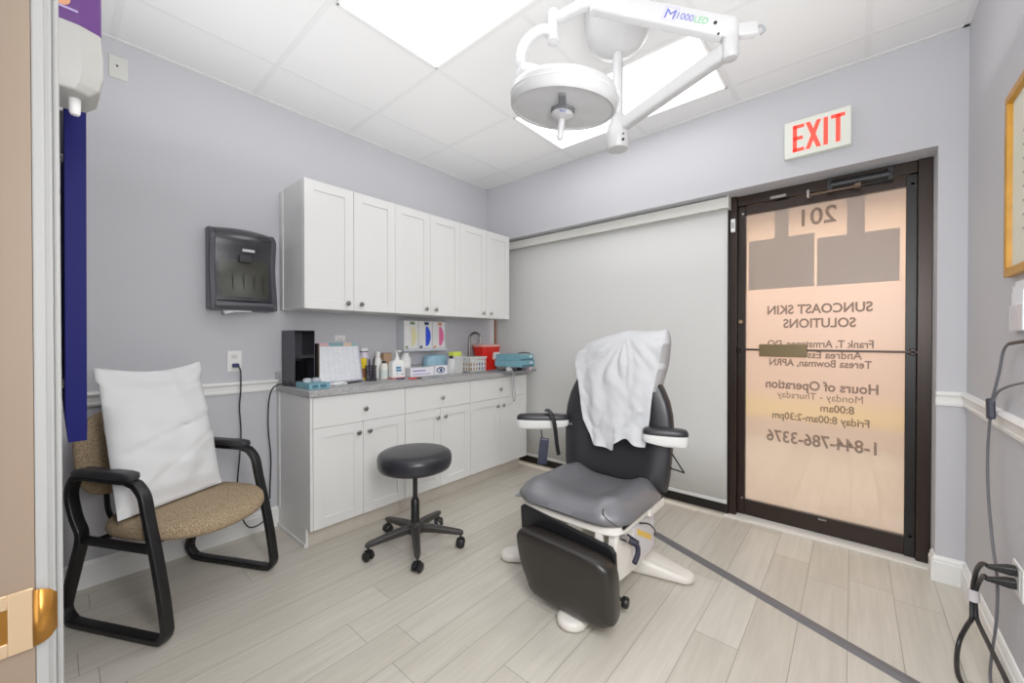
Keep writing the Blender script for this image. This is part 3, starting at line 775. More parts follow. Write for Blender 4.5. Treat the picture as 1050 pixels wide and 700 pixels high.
# pen cup
px, py = -2.615, 1.487
t = thing('pen_cup', 'black wire mesh pen cup in front of the yellow tub', 'pen cup', (px, py, CT))
for z in (0.002, 0.105):
    bm = nb(); sweep(bm, [(px + 0.038 * math.cos(a), py + 0.038 * math.sin(a), CT + z) for a in [2 * PI * k / 28 for k in range(28)]], circ(0.0022, 6), closed=True)
    obj('rim', bm, MESHCUP, t)
bm = nb()
for k in range(22):
    a, b = 2 * PI * k / 22, 2 * PI * (k + 2) / 22
    cyl(bm, (px + .037 * math.cos(a), py + .037 * math.sin(a), CT + .002), (px + .037 * math.cos(b), py + .037 * math.sin(b), CT + .104), 0.0010, None, 5)
    cyl(bm, (px + .037 * math.cos(b), py + .037 * math.sin(b), CT + .002), (px + .037 * math.cos(a), py + .037 * math.sin(a), CT + .104), 0.0010, None, 5)
obj('mesh_wall', bm, MESHCUP, t)
bm = nb(); lathe(bm, [(0, 0), (0.036, 0), (0.036, 0.003), (0, 0.003)], (px, py, CT), 24); obj('base', bm, MESHCUP, t)
pens = [('black pen leaning back in the mesh cup', BLACKPLASTIC, -0.012, -0.012, 0.014, -0.022, 0.155), ('black pen upright in the middle of the mesh cup', BLACKPLASTIC, 0.006, 0.004, 0.012, 0.016, 0.165), ('grey pen leaning out of the mesh cup', GREYPLASTIC, 0.0, -0.018, -0.022, -0.014, 0.160),
        ('dark grey marker in the mesh cup', M('dark_grey_pen', (70, 66, 76), 0.4), 0.016, 0.014, -0.004, 0.026, 0.150), ('violet pen in the mesh cup', M('violet_pen', (110, 96, 140), 0.4), -0.016, 0.012, -0.024, 0.006, 0.148)]
for lab, m_, ax, ay, bx, by, L_ in pens:
    p = thing('pen', lab, 'pen', (px + ax, py + ay, CT + 0.005), 0, 'pens in the mesh cup')
    a = Vector((px + ax, py + ay, CT + .005)); d = (Vector((px + bx, py + by, CT + 0.12)) - a).normalized()
    bm = nb(); cyl(bm, a, a + d * L_ * 0.72, 0.0042, 0.0045, 10); obj('barrel', bm, m_, p)
    bm = nb(); cyl(bm, a + d * L_ * 0.72, a + d * L_, 0.0052, 0.0042, 10); obj('cap', bm, m_, p)
# bottles
t = bottle('spray_bottle', 'tall white bottle behind the small black-capped bottle', 'bottle', -2.735, 1.612, [(0, 0), (0.030, 0), (0.032, 0.008), (0.032, 0.125), (0.022, 0.150), (0.014, 0.160), (0.014, 0.17), (0, 0.17)], WHITEPLASTIC)
bm = nb(); lathe(bm, [(0, 0.17), (0.018, 0.17), (0.018, 0.198), (0, 0.2)], (-2.735, 1.612, CT), 20); obj('cap', bm, WHITEPLASTIC, t)
t = bottle('dropper_bottle', 'small pale bottle with a black cap next to the mesh pen cup', 'bottle', -2.65, 1.612, [(0, 0), (0.027, 0), (0.029, 0.006), (0.029, 0.100), (0.016, 0.116), (0, 0.116)], M('ivory_plastic', (226, 226, 216), 0.4))
bm = nb(); lathe(bm, [(0, 0.116), (0.016, 0.116), (0.016, 0.132), (0, 0.134)], (-2.65, 1.612, CT), 20); obj('cap', bm, BLACKPLASTIC, t)
bm = nb(); lathe(bm, [(0.0292, 0.018), (0.0298, 0.018), (0.0298, 0.07), (0.0292, 0.07), (0.0292, 0.018)], (-2.65, 1.612, CT), 20); obj('label_band', bm, M('pale_green_label', (206, 218, 214), 0.5), t)
t = thing('tan_carton', 'tan cardboard carton standing behind the pump soap bottle', 'carton', (-2.76, 1.71, CT))
bm = nb(); box(bm, -2.80, -2.74, 1.668, 1.735, CT, CT + 0.185); obj('carton', bm, BROWNCARD, t, 0, 0.002)
bm = nb(); box(bm, -2.80, -2.74, 1.668, 1.735, CT + 0.1852, CT + 0.188); obj('lid_flap', bm, M('dark_tan_card', (140, 110, 84), 0.7), t, 0)
# pump soap
sx, sy = -2.60, 1.690
t = thing('soap_dispenser', 'square white pump soap bottle with a blue and white label', 'soap bottle', (sx, sy, CT))
bm = nb(); loft(bm, [[(sx + a * k, sy + b * k, CT + z) for a, b in sup(0.034, 0.056, 5, 36)] for z, k in ((0.008, 1), (0.115, 1), (0.128, 0.9), (0.137, 0.55), (0.142, 0.34))]); obj('body', bm, WHITEPLASTIC, t, 40)
bm = nb(); loft(bm, [[(sx + a * k, sy + b * k, CT + z) for a, b in sup(0.034, 0.056, 5, 36)] for z, k in ((0, 1.0), (0.004, 1.02), (0.011, 1.02), (0.012, 1.0))]); obj('base_band', bm, PINKTRIM, t, 40)
bm = nb(); lathe(bm, [(0, 0.140), (0.020, 0.140), (0.020, 0.158), (0.010, 0.162), (0.009, 0.20), (0, 0.20)], (sx, sy, CT), 20); pc = obj('pump', bm, WHITEPLASTIC, t)
bm = nb(); box(bm, sx - 0.012, sx + 0.045, sy - 0.011, sy + 0.011, CT + 0.198, CT + 0.212); obj('spout', bm, WHITEPLASTIC, pc, 0, 0.004)
bm = nb()
for k, (w0, w1) in enumerate(((-0.030, 0.012), (-0.028, 0.018))):
    box(bm, sx + 0.0335, sx + 0.0352, sy + w0, sy + w1, CT + 0.075 - k * 0.020, CT + 0.090 - k * 0.020)
obj('label_print', bm, CYANINK, t, 0)
bm = nb(); box(bm, sx + .0335, sx + .0352, sy + 0.020, sy + 0.034, CT + 0.030, CT + 0.036); box(bm, sx + .0335, sx + .0352, sy - 0.02, sy - 0.014, CT + 0.034, CT + 0.04); obj('label_dots', bm, NAVYINK, t, 0)
t = bottle('sanitizer_bottle', 'tall white round bottle standing behind the pump soap bottle toward the faucet', 'bottle', -2.775, 1.885, [(0, 0), (0.042, 0), (0.044, 0.008), (0.044, 0.136), (0.030, 0.158), (0.026, 0.162), (0, 0.162)], WHITEPLASTIC)
bm = nb(); lathe(bm, [(0, 0.162), (0.028, 0.162), (0.028, 0.184), (0, 0.186)], (-2.775, 1.885, CT), 24); obj('cap', bm, WHITEPLASTIC, t)
# pens on the counter
for i, (a, b, m_, lab) in enumerate((((-2.47, 1.70), (-2.44, 1.80), RED, 'red marker lying on the counter in front of the pump soap bottle'), ((-2.52, 1.635), (-2.50, 1.69), NAVYINK, 'short dark blue pen lying in front of the pump soap bottle'), ((-2.50, 1.90), (-2.46, 1.975), GREYPLASTIC, 'grey pen lying in front of the long white carton'))):
    t = thing('marker_pen', lab, 'pen', (a[0], a[1], CT))
    A_, B_ = Vector((*a, CT + 0.006)), Vector((*b, CT + 0.006)); C_ = A_.lerp(B_, 0.6)
    bm = nb(); cyl(bm, A_, C_, 0.0055, None, 10); obj('barrel', bm, m_, t)
    bm = nb(); cyl(bm, C_, B_, 0.0062, 0.005, 10); obj('cap', bm, M('dark_cap', (60, 30, 34), 0.4) if i == 0 else m_, t)
# long carton with purple print, small carton with an eye print
t = thing('long_carton', 'long white carton with pale purple print lying along the counter', 'carton', (-2.65, 1.96, CT))
bm = nb(); box(bm, -2.72, -2.62, 1.825, 2.05, CT, CT + 0.066); obj('carton', bm, M('white_carton', (232, 232, 238), 0.5), t, 0, 0.002)
bm = nb(); box(bm, -2.6205, -2.619, 1.845, 1.97, CT + 0.035, CT + 0.050); box(bm, -2.6205, -2.619, 1.845, 2.02, CT + 0.012, CT + 0.020); obj('print', bm, PURPLELT, t, 0)
t = thing('eye_pad_carton', 'small white carton printed with a dark blue eye', 'carton', (-2.60, 2.11, CT))
bm = nb(); box(bm, -2.68, -2.600, 2.055, 2.185, CT, CT + 0.075); obj('carton', bm, M('white_carton', (232, 232, 238), 0.5), t, 0, 0.002)
bm = nb()
lens_o = [(0.045 * math.cos(a), 0.026 * math.sin(a)) for a in [2 * PI * k / 30 for k in range(30)]]
prism(bm, lens_o, lambda a, b, d: (d, 2.108 + a, CT + 0.038 + b), -2.6005, -2.5990); eye = obj('eye_print', bm, NAVYINK, t, 0)
bm = nb(); prism(bm, [(a * 0.8, b * 0.66 - 0.002) for a, b in lens_o], lambda a, b, d: (d, 2.108 + a, CT + 0.038 + b), -2.5990, -2.5985); obj('eye_white', bm, M('pale_blue_white', (206, 214, 228), 0.5), eye, 0)
bm = nb(); prism(bm, [(0.014 * math.cos(2 * PI * k / 24), 0.014 * math.sin(2 * PI * k / 24)) for k in range(24)], lambda a, b, d: (d, 2.110 + a, CT + 0.037 + b), -2.5985, -2.5978); obj('iris', bm, NAVYINK, eye, 0)
# pale blue wipes bag
t = thing('wipes_pack', 'pale blue soft pack of wipes behind the eye carton', 'wipes pack', (-2.76, 2.19, CT))
bm = nb()
loft(bm, [[(-2.765 + a * k, 2.185 + b * k, CT + z) for a, b in sup(0.055, 0.115, 4, 36)] for z, k in ((0, .92), (0.015, 1.0), (0.07, 1.02), (0.12, 1.0), (0.148, 0.93), (0.155, 0.8))])
obj('pack', bm, LIGHTBLUE, t, 50)
bm = nb(); box(bm, -2.80, -2.73, 2.14, 2.23, CT + 0.1545, CT + 0.160); obj('seal_flap', bm, M('blue_flap', (112, 160, 190), 0.5), t, 0, 0.002)
# clear bottle
t = bottle('clear_bottle', 'frosted clear bottle with a black cap beside the clear tub', 'bottle', -2.585, 2.208, [(0, 0), (0.030, 0), (0.033, 0.008), (0.033, 0.105), (0.024, 0.125), (0.018, 0.13), (0, 0.13)], CLEARBOX)
bm = nb(); lathe(bm, [(0, 0.13), (0.017, 0.13), (0.017, 0.152), (0, 0.154)], (-2.585, 2.208, CT), 20); obj('cap', bm, BLACKPLASTIC, t)
# clear tub with lime lid
t = thing('clear_tub', 'clear plastic tub with a lime green sponge on top', 'tub', (-2.64, 2.33, CT))
bm = nb(); loft(bm, [[(-2.645 + a * k, 2.305 + b * k, CT + z) for a, b in sup(0.06, 0.058, 5, 36)] for z, k in ((0, .9), (0.135, 1.0), (0.142, 1.04), (0.146, 1.02))]); obj('tub', bm, CLEARBOX, t, 40)
t = thing('lime_sponge', 'lime green sponge lying on the clear plastic tub', 'sponge', (-2.65, 2.32, CT + 0.146))
bm = nb(); loft(bm, [[(-2.645 + a * k, 2.305 + b * k, CT + z) for a, b in sup(0.045, 0.050, 4, 30)] for z, k in ((0.1465, .9), (0.152, 1.0), (0.178, 1.0), (0.184, .9))]); obj('sponge', bm, LIME, t, 40)
# white basket with openings
bx0, bx1, by0, by1, bh = -2.66, -2.53, 2.375, 2.575, 0.135
t = thing('plastic_basket', 'white plastic basket with rows of openings in front of the red bin', 'basket', (-2.595, 2.475, CT))
bm = nb()
def lattice(bm, fn, L0, L1, n, th):
    rows_ = [0.0, 0.018, 0.045, 0.058, 0.084, 0.097, 0.120, bh]
    # horizontal bands
    for a, b in ((0.0, 0.018), (0.045, 0.058), (0.084, 0.097), (0.117, bh)): fn(L0, L1, a, b)
    w = (L1 - L0) / n
    for k in range(n + 1):
        c = L0 + k * w
        fn(max(L0, c - w * 0.22), min(L1, c + w * 0.22), 0.0, bh)
lattice(bm, lambda a, b, z0_, z1_: box(bm, bx1 - 0.004, bx1, a, b, CT + z0_, CT + z1_), by0, by1, 6, 0.004)
lattice(bm, lambda a, b, z0_, z1_: box(bm, bx0, bx0 + 0.004, a, b, CT + z0_, CT + z1_), by0, by1, 6, 0.004)
lattice(bm, lambda a, b, z0_, z1_: box(bm, a, b, by0, by0 + 0.004, CT + z0_, CT + z1_), bx0, bx1, 4, 0.004)
lattice(bm, lambda a, b, z0_, z1_: box(bm, a, b, by1 - 0.004, by1, CT + z0_, CT + z1_), bx0, bx1, 4, 0.004)
box(bm, bx0, bx1, by0, by1, CT, CT + 0.004)
obj('lattice', bm, WHITEPLASTIC, t, 0)
bm = nb()
for a in ((bx0 - .006, bx0 + .004, by0 - .006, by1 + .006), (bx1 - .004, bx1 + .006, by0 - .006, by1 + .006), (bx0, bx1, by0 - .006, by0 + .004), (bx0, bx1, by1 - .004, by1 + .006)): box(bm, *a, CT + bh - 0.008, CT + bh + 0.002)
obj('rim', bm, WHITEPLASTIC, t, 0, 0.002)
vcols = [((52, 70, 168), 'blue'), ((190, 120, 60), 'orange'), ((60, 50, 120), 'violet'), ((40, 44, 60), 'dark'), ((178, 140, 70), 'tan')]
k = 0
for yy, (c, cn) in zip((2.40, 2.435, 2.47, 2.505, 2.54), (vcols[4], vcols[1], vcols[4], vcols[2], vcols[0])):
    t2 = thing('vial_packet', '%s wrapped packet standing inside the white basket' % ('second tan' if k == 2 else cn), 'packet', (-2.60, yy, CT + .005), 0, 'packets in the white basket')
    obj('wrapper', B(-2.64, -2.545, yy - 0.013, yy + 0.013, CT + 0.0045, CT + 0.085), M('packet_' + cn, c, 0.5), t2, 0, 0.003)
    obj('packet_top', B(-2.64, -2.545, yy - 0.010, yy + 0.010, CT + 0.0852, CT + 0.105), WHITEPLASTIC, t2, 0, 0.002)
    k += 1
# faucet
t = thing('gooseneck_faucet', 'brushed steel gooseneck faucet behind the white basket', 'faucet', (-2.775, 2.60, CT))
fx, fy = -2.775, 2.60
bm = nb(); lathe(bm, [(0, 0), (0.026, 0), (0.026, 0.006), (0.018, 0.014), (0.016, 0.05), (0, 0.05)], (fx, fy, CT), 20); obj('base', bm, KNOB, t)
bm = nb()
pts = [(fx, fy, CT + 0.05), (fx, fy, CT + 0.30)] + [(fx + 0.055 - 0.055 * math.cos(a), fy + 0.02 - 0.02 * math.cos(a), CT + 0.30 + 0.055 * math.sin(a)) for a in [PI * k / 12 for k in range(1, 13)]] + [(fx + 0.11, fy + 0.04, CT + 0.26)]
sweep(bm, pts, circ(0.0115, 12)); obj('spout', bm, KNOB, t, 50)
bm = nb(); cyl(bm, (fx, fy - 0.016, CT + 0.035), (fx + 0.01, fy - 0.065, CT + 0.06), 0.006, 0.005, 12); obj('lever', bm, KNOB, t)
# red bin
rx, ry = -2.69, 2.745
t = thing('sharps_bin', 'red tapered sharps bin with a white label and pale rim', 'sharps bin', (rx, ry, CT))
bm = nb(); loft(bm, [[(rx + a * k, ry + b * k, CT + z) for a, b in sup(0.085, 0.125, 5, 40)] for z, k in ((0, .70), (0.02, .73), (0.205, 1.0), (0.222, 1.03))]); obj('bin', bm, RED, t, 45)
bm = nb(); loft(bm, [[(rx + a * k, ry + b * k, CT + z) for a, b in sup(0.085, 0.125, 5, 40)] for z, k in ((0.222, 1.05), (0.238, 1.06), (0.246, 1.0), (0.247, .8))]); obj('lid', bm, M('pale_pink_lid', (206, 150, 142), 0.4), t, 45)
bm = nb()
def face_x(z): return rx + 0.085 * (0.73 + 0.27 * (z - 0.02) / 0.185) + 0.001
poly = [(ry + 0.008, 0.10), (ry + 0.095, 0.10), (ry + 0.100, 0.168), (ry + 0.008, 0.168)]
vs = [bm.verts.new((face_x(z), y, CT + z)) for y, z in poly]; bm.faces.new(vs)
o = obj('label_panel', bm, WHITEPLASTIC, t, 0); md = o.modifiers.new('thick', 'SOLIDIFY'); md.thickness = 0.001
# steel tray and the two teal boxes over the counter end
t = thing('instrument_tray', 'shallow steel tray with loose instruments at the far end of the counter', 'tray', (-2.38, 2.78, CT))
bm = nb(); box(bm, -2.49, -2.225, 2.56, 2.925, CT, CT + 0.006)
for a in ((-2.49, -2.225, 2.56, 2.564), (-2.49, -2.225, 2.921, 2.925), (-2.49, -2.486, 2.56, 2.925), (-2.229, -2.225, 2.56, 2.925)): box(bm, *a, CT + 0.006, CT + 0.014)
obj('tray', bm, M('dull_steel', (150, 150, 154), 0.35, 0.7), t, 0, 0.001)
for yy, xx, ww, m_, lab in ((2.70, -2.36, 0.03, WHITEPLASTIC, 'small white block in the steel tray near its front corner'), (2.78, -2.30, 0.035, GREYPLASTIC, 'grey block in the middle of the steel tray'), (2.86, -2.26, 0.03, M('pale_pink_plastic', (206, 190, 196), 0.5), 'pale pink block at the outer end of the steel tray'), (2.74, -2.27, 0.02, BLACKPLASTIC, 'black clip lying in the steel tray')):
    t2 = thing('tray_item', lab, 'instrument', (xx, yy, CT + .0065))
    obj('block', B(xx - 0.025, xx + 0.025, yy - ww / 2, yy + ww / 2, CT + 0.0065, CT + 0.040), m_, t2, 0, 0.004)
    obj('block_top', B(xx - 0.018, xx + 0.018, yy - ww / 3, yy + ww / 3, CT + 0.0402, CT + 0.045), m_, t2, 0, 0.001)
for k, (a, lab) in enumerate(((0.0, 'lower teal cardboard box of the stack on the steel tray'), (0.05, 'upper teal cardboard box of the stack on the steel tray'))):
    t = thing('glove_carton', lab, 'box', (-2.37, 2.79, CT + 0.046 + k * 0.055), 0, 'teal boxes on the steel tray')
    mt = Matrix.Translation((-2.37, 2.79, CT + 0.0455 + k * 0.056)) @ Matrix.Rotation(0.10 - a * 1.5, 4, 'Z')
    obj('carton', B(-0.145, 0.145, -0.115 + k * .02, 0.115 - k * .02, 0, 0.055, mtx=mt), TEAL, t, 0, 0.002)
    obj('lid_band', B(0.1452, 0.1465, -0.10, 0.09, 0.004, 0.018, mtx=mt), TEALDARK, t, 0)
    obj('end_print', B(0.1452, 0.1465, 0.03, 0.075, 0.024, 0.046, mtx=mt), M('pale_print', (196, 214, 218), 0.6), t, 0)
t = thing('tongs', 'black curved clip lying on top of the teal boxes', 'clip', (-2.3, 2.84, 1.08))
bm = nb(); tube(bm, [(-2.36, 2.83, CT + 0.163), (-2.30, 2.845, CT + 0.170), (-2.25, 2.865, CT + 0.163)], 0.005); obj('clip', bm, BLACKPLASTIC, t)
t = thing('hanging_cable', 'grey cable loop hanging over the counter front below the steel tray', 'cable', (-2.22, 2.58, 0.92))
bm = nb(); tube(bm, [(-2.27, 2.575, CT + 0.012), (-2.245, 2.58, CT + 0.020), (-2.222, 2.582, CT + 0.022), (-2.214, 2.582, CT + 0.0), (-2.212, 2.582, 0.86), (-2.212, 2.576, 0.76), (-2.212, 2.588, 0.69), (-2.212, 2.605, 0.69), (-2.212, 2.606, 0.76), (-2.212, 2.594, 0.85), (-2.214, 2.590, 0.91)], 0.0036); obj('loop', bm, GREYPLASTIC, t)

# glove box rack on the wall
t = thing('glove_rack', 'clear plastic glove rack on the wall under the cabinets', 'rack', (-2.80, 2.06, 1.12))
bm = nb()
yA, yB = 1.85, 2.285
box(bm, -2.8495, -2.846, yA, yB, 1.118, 1.372); box(bm, -2.85, -2.742, yA, yB, 1.114, 1.118)
box(bm, -2.846, -2.742, yA - 0.004, yA, 1.114, 1.372); box(bm, -2.846, -2.742, yB, yB + 0.004, 1.114, 1.372)
box(bm, -2.745, -2.742, yA, yB, 1.118, 1.140)
obj('tray', bm, GLASSCLEAR, t, 0)
for k, (c, m_, lab) in enumerate(((0, PALEYEL, 'white glove box with a pale yellow hand print in the wall rack'), (1, BLUEPRINT, 'white glove box with bright blue gloves in the wall rack'), (2, PINKPRINT, 'white glove box with a pink hand print in the wall rack'))):
    ya_ = yA + 0.005 + k * 0.143
    b_ = thing('glove_box', lab, 'glove box', (-2.79, ya_ + .07, 1.1185), 0, 'glove boxes in the wall rack')
    obj('carton', B(-2.842, -2.748, ya_, ya_ + 0.136, 1.1185, 1.366), M('glove_carton_white', (226, 226, 226), 0.5), b_, 0, 0.002)
    bm = nb(); yc = ya_ + 0.078
    prism(bm, [(0.026 * math.cos(a) + 0.016 * (1 - math.sin(a) ** 2), 0.085 * math.sin(a)) for a in [2 * PI * q / 30 for q in range(30)]], lambda a, b, d: (d, yc + a, 1.24 + b), -2.7485, -2.7455)
    obj('hand_print', bm, m_, b_, 0)
    bm = nb(); box(bm, -2.7485, -2.7465, ya_ + 0.01, ya_ + 0.035, 1.135, 1.16); box(bm, -2.7485, -2.7465, ya_ + 0.055, ya_ + 0.10, 1.335, 1.360)
    obj('print_patch', bm, (M('dull_green', (120, 140, 100), 0.5), NAVYINK, SKIN)[k], b_, 0)

# ------------------------------------------------------------------ guest armchair (own frame: f forward, l to its left side)
TH = math.radians(28)
AO = Vector((-2.42, 0.396, 0))
FV = Vector((math.cos(TH), math.sin(TH), 0)); LV = Vector((-math.sin(TH), math.cos(TH), 0)); UV = Vector((0, 0, 1))
def ac(f, l, z): return AO + FV * f + LV * l + UV * z
arm = thing('guest_armchair', 'black sled-frame armchair with brown flecked fabric seat against the wall', 'armchair', AO, TH)
SEC = rrect(0.021, 0.0135, 0.006)
for l in (-0.262, 0.262):
    path = [(0.115, 0.628), (0.155, 0.585), (0.176, 0.50), (0.215, 0.35), (0.248, 0.20), (0.266, 0.09), (0.268, 0.052), (0.250, 0.024), (0.215, 0.0145), (0.0, 0.0145), (-0.21, 0.0145), (-0.255, 0.026), (-0.283, 0.060), (-0.278, 0.10), (-0.225, 0.26), (-0.188, 0.385), (-0.222, 0.46), (-0.247, 0.55), (-0.232, 0.61), (-0.19, 0.640), (-0.05, 0.640), (0.07, 0.640)]
    sm = smooth_path([ac(f, l, z) for f, z in path], 4)
    bm = nb(); sweep(bm, sm, SEC, ref=LV, closed=True)
    fr = obj('side_frame', bm, BLACKMETAL, arm, 50)
    bm = nb(); sweep(bm, [ac(-0.19, l, 0.372), ac(0.205, l, 0.372)], rrect(0.012, 0.016, 0.005), ref=LV); obj('side_rail', bm, BLACKMETAL, fr, 40)
    bm = nb()
    loft(bm, [[ac(f, l + a * k, 0.662 + b * q + dz) for a, b in rrect(0.028, 0.016, 0.010)] for f, k, q, dz in ((-0.215, .6, .5, -.016), (-0.205, .9, .9, -.006), (-0.17, 1, 1, 0), (0.06, 1, 1, 0), (0.095, .95, .9, -.003), (0.108, .6, .5, -.006))])
    obj('arm_pad', bm, M('black_urethane', (44, 44, 47), 0.45), fr, 45)
for f in (-0.10, 0.15):
    bm = nb(); cyl(bm, ac(f, -0.255, 0.378), ac(f, 0.255, 0.378), 0.012, None, 12); obj('cross_bar', bm, BLACKMETAL, arm)
bm = nb()
def seat_ring(k, z, sh=0.0):
    out = []
    for a, b in sup(1, 1, 2.9, 48):
        f = 0.055 + a * 0.235 + (0.055 * (1 - b * b) if a > 0 else 0.0); l = b * 0.268
        f = 0.07 + (f - 0.07) * k; l = l * k
        out.append(ac(f, l, z - 0.012 * max(0, f - 0.22) / 0.1))
    return out
loft(bm, [seat_ring(k, z) for k, z in ((0.86, 0.388), (0.97, 0.398), (1.0, 0.415), (0.99, 0.436), (0.95, 0.450), (0.85, 0.459), (0.5, 0.464), (0.1, 0.465))])
obj('seat', bm, FABRIC, arm, 60)
bm = nb()
def back_ring(k, d):
    out = []
    for a, b in sup(1, 1, 3.2, 48):
        h = 0.685 + b * 0.185 * k + (0.018 * (1 - a * a) if b > 0 else 0); l = a * 0.245 * k
        f = -0.235 - (h - 0.5) * 0.16 + d - 0.045 * (1 - (a * k) ** 2)
        out.append(ac(f, l, h))
    return out
loft(bm, [back_ring(k, d) for k, d in ((0.86, -0.022), (0.97, -0.012), (1.0, 0.004), (0.985, 0.022), (0.93, 0.034), (0.8, 0.042), (0.4, 0.046), (0.05, 0.047))])
obj('backrest', bm, FABRIC, arm, 60)
bm = nb()
for l in (-0.11, 0.11):
    tube(bm, [ac(-0.10, l, 0.378), ac(-0.22, l, 0.372), ac(-0.285, l, 0.42), ac(-0.297, l, 0.56), ac(-0.305, l, 0.66)], 0.011)
obj('back_upright', bm, BLACKMETAL, arm)

# pillow in a loose disposable case leaning in the chair
pl = thing('pillow', 'white pillow in a loose paper case leaning in the brown armchair', 'pillow', ac(0, 0, 0.47), TH)
bm = nb(); NU, NV = 36, 44
tl = [(-0.215, 0.0), (-0.170, 0.03)]
def pil(u, v, side):      # u across -1..1 (toward l), v up 0..1
    wd = 0.226 - 0.008 * v + 0.012 * abs(u) ** 6 * (1 if v > 0.9 else 0)
    ln = 0.655 - 0.035 * (1 - u * u) * (1 if v > 0.5 else 0) * v
    pinch = 1 - 0.05 * math.sin(PI * v) * 0.0
    l = -0.015 + 0.045 * v * 0 + u * wd * pinch - 0.032 * (1 - v) + 0.022 * v
    s = v * ln
    th = 0.075 * (max(0, 1 - abs(u) ** 3.5) ** 0.6) * (max(0, math.sin(PI * min(1, (v * 0.86 + 0.07))) - 0.2) ** 0.7)
    if v > 0.86: th *= max(0.10, 1 - (v - 0.86) / 0.11)
    if v < 0.02 or v > 0.985 or abs(u) > 0.985: th = 0.003
    wr = noise.noise(Vector((u * 2.2, v * 4.5, 3.1 + side))) * 0.020 + noise.noise(Vector((u * 1.2 + v * 5, v * 9, 1.0 + side))) * 0.010
    for v0, am, sl in ((0.80, 0.010, 0.05), (0.47, 0.011, 0.10), (0.25, 0.009, 0.20)):
        wr -= am * math.exp(-((v - v0 - sl * u) / 0.012) ** 2)
    th *= min(1.0, 0.25 + v * 7)
    wr *= min(1.0, v * 6)
    th += wr * (1 if 0.02 < v < 0.985 and abs(u) < 0.985 else 0)
    a = math.radians(19)
    f = 0.030 - s * math.sin(a) + side * th * math.cos(a)
    z = 0.475 + s * math.cos(a) + side * th * math.sin(a)
    return ac(f, l, z)
us = [-1 + 2 * i / NU for i in range(NU + 1)]; vs_ = [j / NV for j in range(NV + 1)]
F_ = [[bm.verts.new(pil(u, v, 1)) for u in us] for v in vs_]
Bk = [[bm.verts.new(pil(u, v, -1)) for u in us] for v in vs_]
for j in range(NV):
    for i in range(NU):
        bm.faces.new((F_[j][i], F_[j][i + 1], F_[j + 1][i + 1], F_[j + 1][i])); bm.faces.new((Bk[j][i + 1], Bk[j][i], Bk[j + 1][i], Bk[j + 1][i + 1]))
for j in range(NV):
    bm.faces.new((F_[j][0], F_[j + 1][0], Bk[j + 1][0], Bk[j][0])); bm.faces.new((F_[j + 1][NU], F_[j][NU], Bk[j][NU], Bk[j + 1][NU]))
for i in range(NU):
    bm.faces.new((F_[0][i + 1], F_[0][i], Bk[0][i], Bk[0][i + 1])); bm.faces.new((F_[NV][i], F_[NV][i + 1], Bk[NV][i + 1], Bk[NV][i]))
obj('pillow_case', bm, PAPER, pl, 80)

# ------------------------------------------------------------------ rolling stool
SX, SY = -1.945, 1.385
st = thing('rolling_stool', 'round black vinyl stool on a five-leg wheeled base', 'stool', (SX, SY, 0))
bm = nb(); lathe(bm, [(0, 0.462), (0.185, 0.462), (0.203, 0.470), (0.212, 0.490), (0.213, 0.530), (0.207, 0.548), (0.192, 0.558), (0.14, 0.564), (0, 0.566)], (SX, SY, 0), 56); obj('seat', bm, STOOLVINYL, st, 50)
bm = nb(); lathe(bm, [(0, 0.445), (0.09, 0.445), (0.095, 0.462), (0, 0.4625)], (SX, SY, 0), 32); obj('seat_plate', bm, BLACKPLASTIC, st)
bm = nb(); lathe(bm, [(0.014, 0.26), (0.014, 0.446)], (SX, SY, 0), 20); obj('piston', bm, BLACKMETAL, st)
bm = nb(); lathe(bm, [(0, 0.10), (0.025, 0.10), (0.025, 0.27), (0.021, 0.276), (0.019, 0.285), (0, 0.285)], (SX, SY, 0), 24); obj('gas_lift', bm, BLACKMETAL, st)
bm = nb(); lathe(bm, [(0, 0.085), (0.045, 0.085), (0.052, 0.10), (0.046, 0.135), (0.030, 0.150), (0, 0.152)], (SX, SY, 0), 24); obj('hub', bm, STOOLBASE, st)
for k in range(5):
    a = math.radians(-33 + 72 * k); dx, dy = math.cos(a), math.sin(a)
    bm = nb()
    rings = []
    for r, z, w, h in ((0.03, 0.112, 0.026, 0.020), (0.10, 0.108, 0.023, 0.019), (0.20, 0.096, 0.019, 0.016), (0.262, 0.088, 0.017, 0.014), (0.284, 0.084, 0.010, 0.010)):
        rings.append([(SX + dx * r - dy * p, SY + dy * r + dx * p, z + q) for p, q in rrect(w, h, 0.008)])
    loft(bm, rings); lg = obj('leg', bm, STOOLBASE, st, 50)
    cx, cy = SX + dx * 0.268, SY + dy * 0.268
    sw = a + 0.9 + k * 0.7
    wx, wy = math.cos(sw), math.sin(sw)
    bm = nb(); cyl(bm, (cx, cy, 0.05), (cx, cy, 0.08), 0.006, None, 10)
    prism(bm, [(0.026 * math.cos(t_), 0.026 * math.sin(t_)) for t_ in [PI * q / 12 for q in range(13)]], lambda p, q, d: (cx - wy * p * 1.0 + wx * d, cy + wx * p + wy * d, 0.034 + q), -0.008, 0.008)
    cs = obj('caster', bm, BLACKPLASTIC, st, 40)
    for s in (-1, 1):
        bm = nb()
        ax = Vector((wx, wy, 0)); c = Vector((cx, cy, 0.0272)) + ax * s * 0.018
        lathe(bm, [(0, -0.009), (0.022, -0.009), (0.026, -0.005), (0.026, 0.004), (0.022, 0.008), (0.010, 0.010), (0, 0.010)], c, 22, ax * s)
        obj('wheel', bm, BLACKPLASTIC, cs, 40)

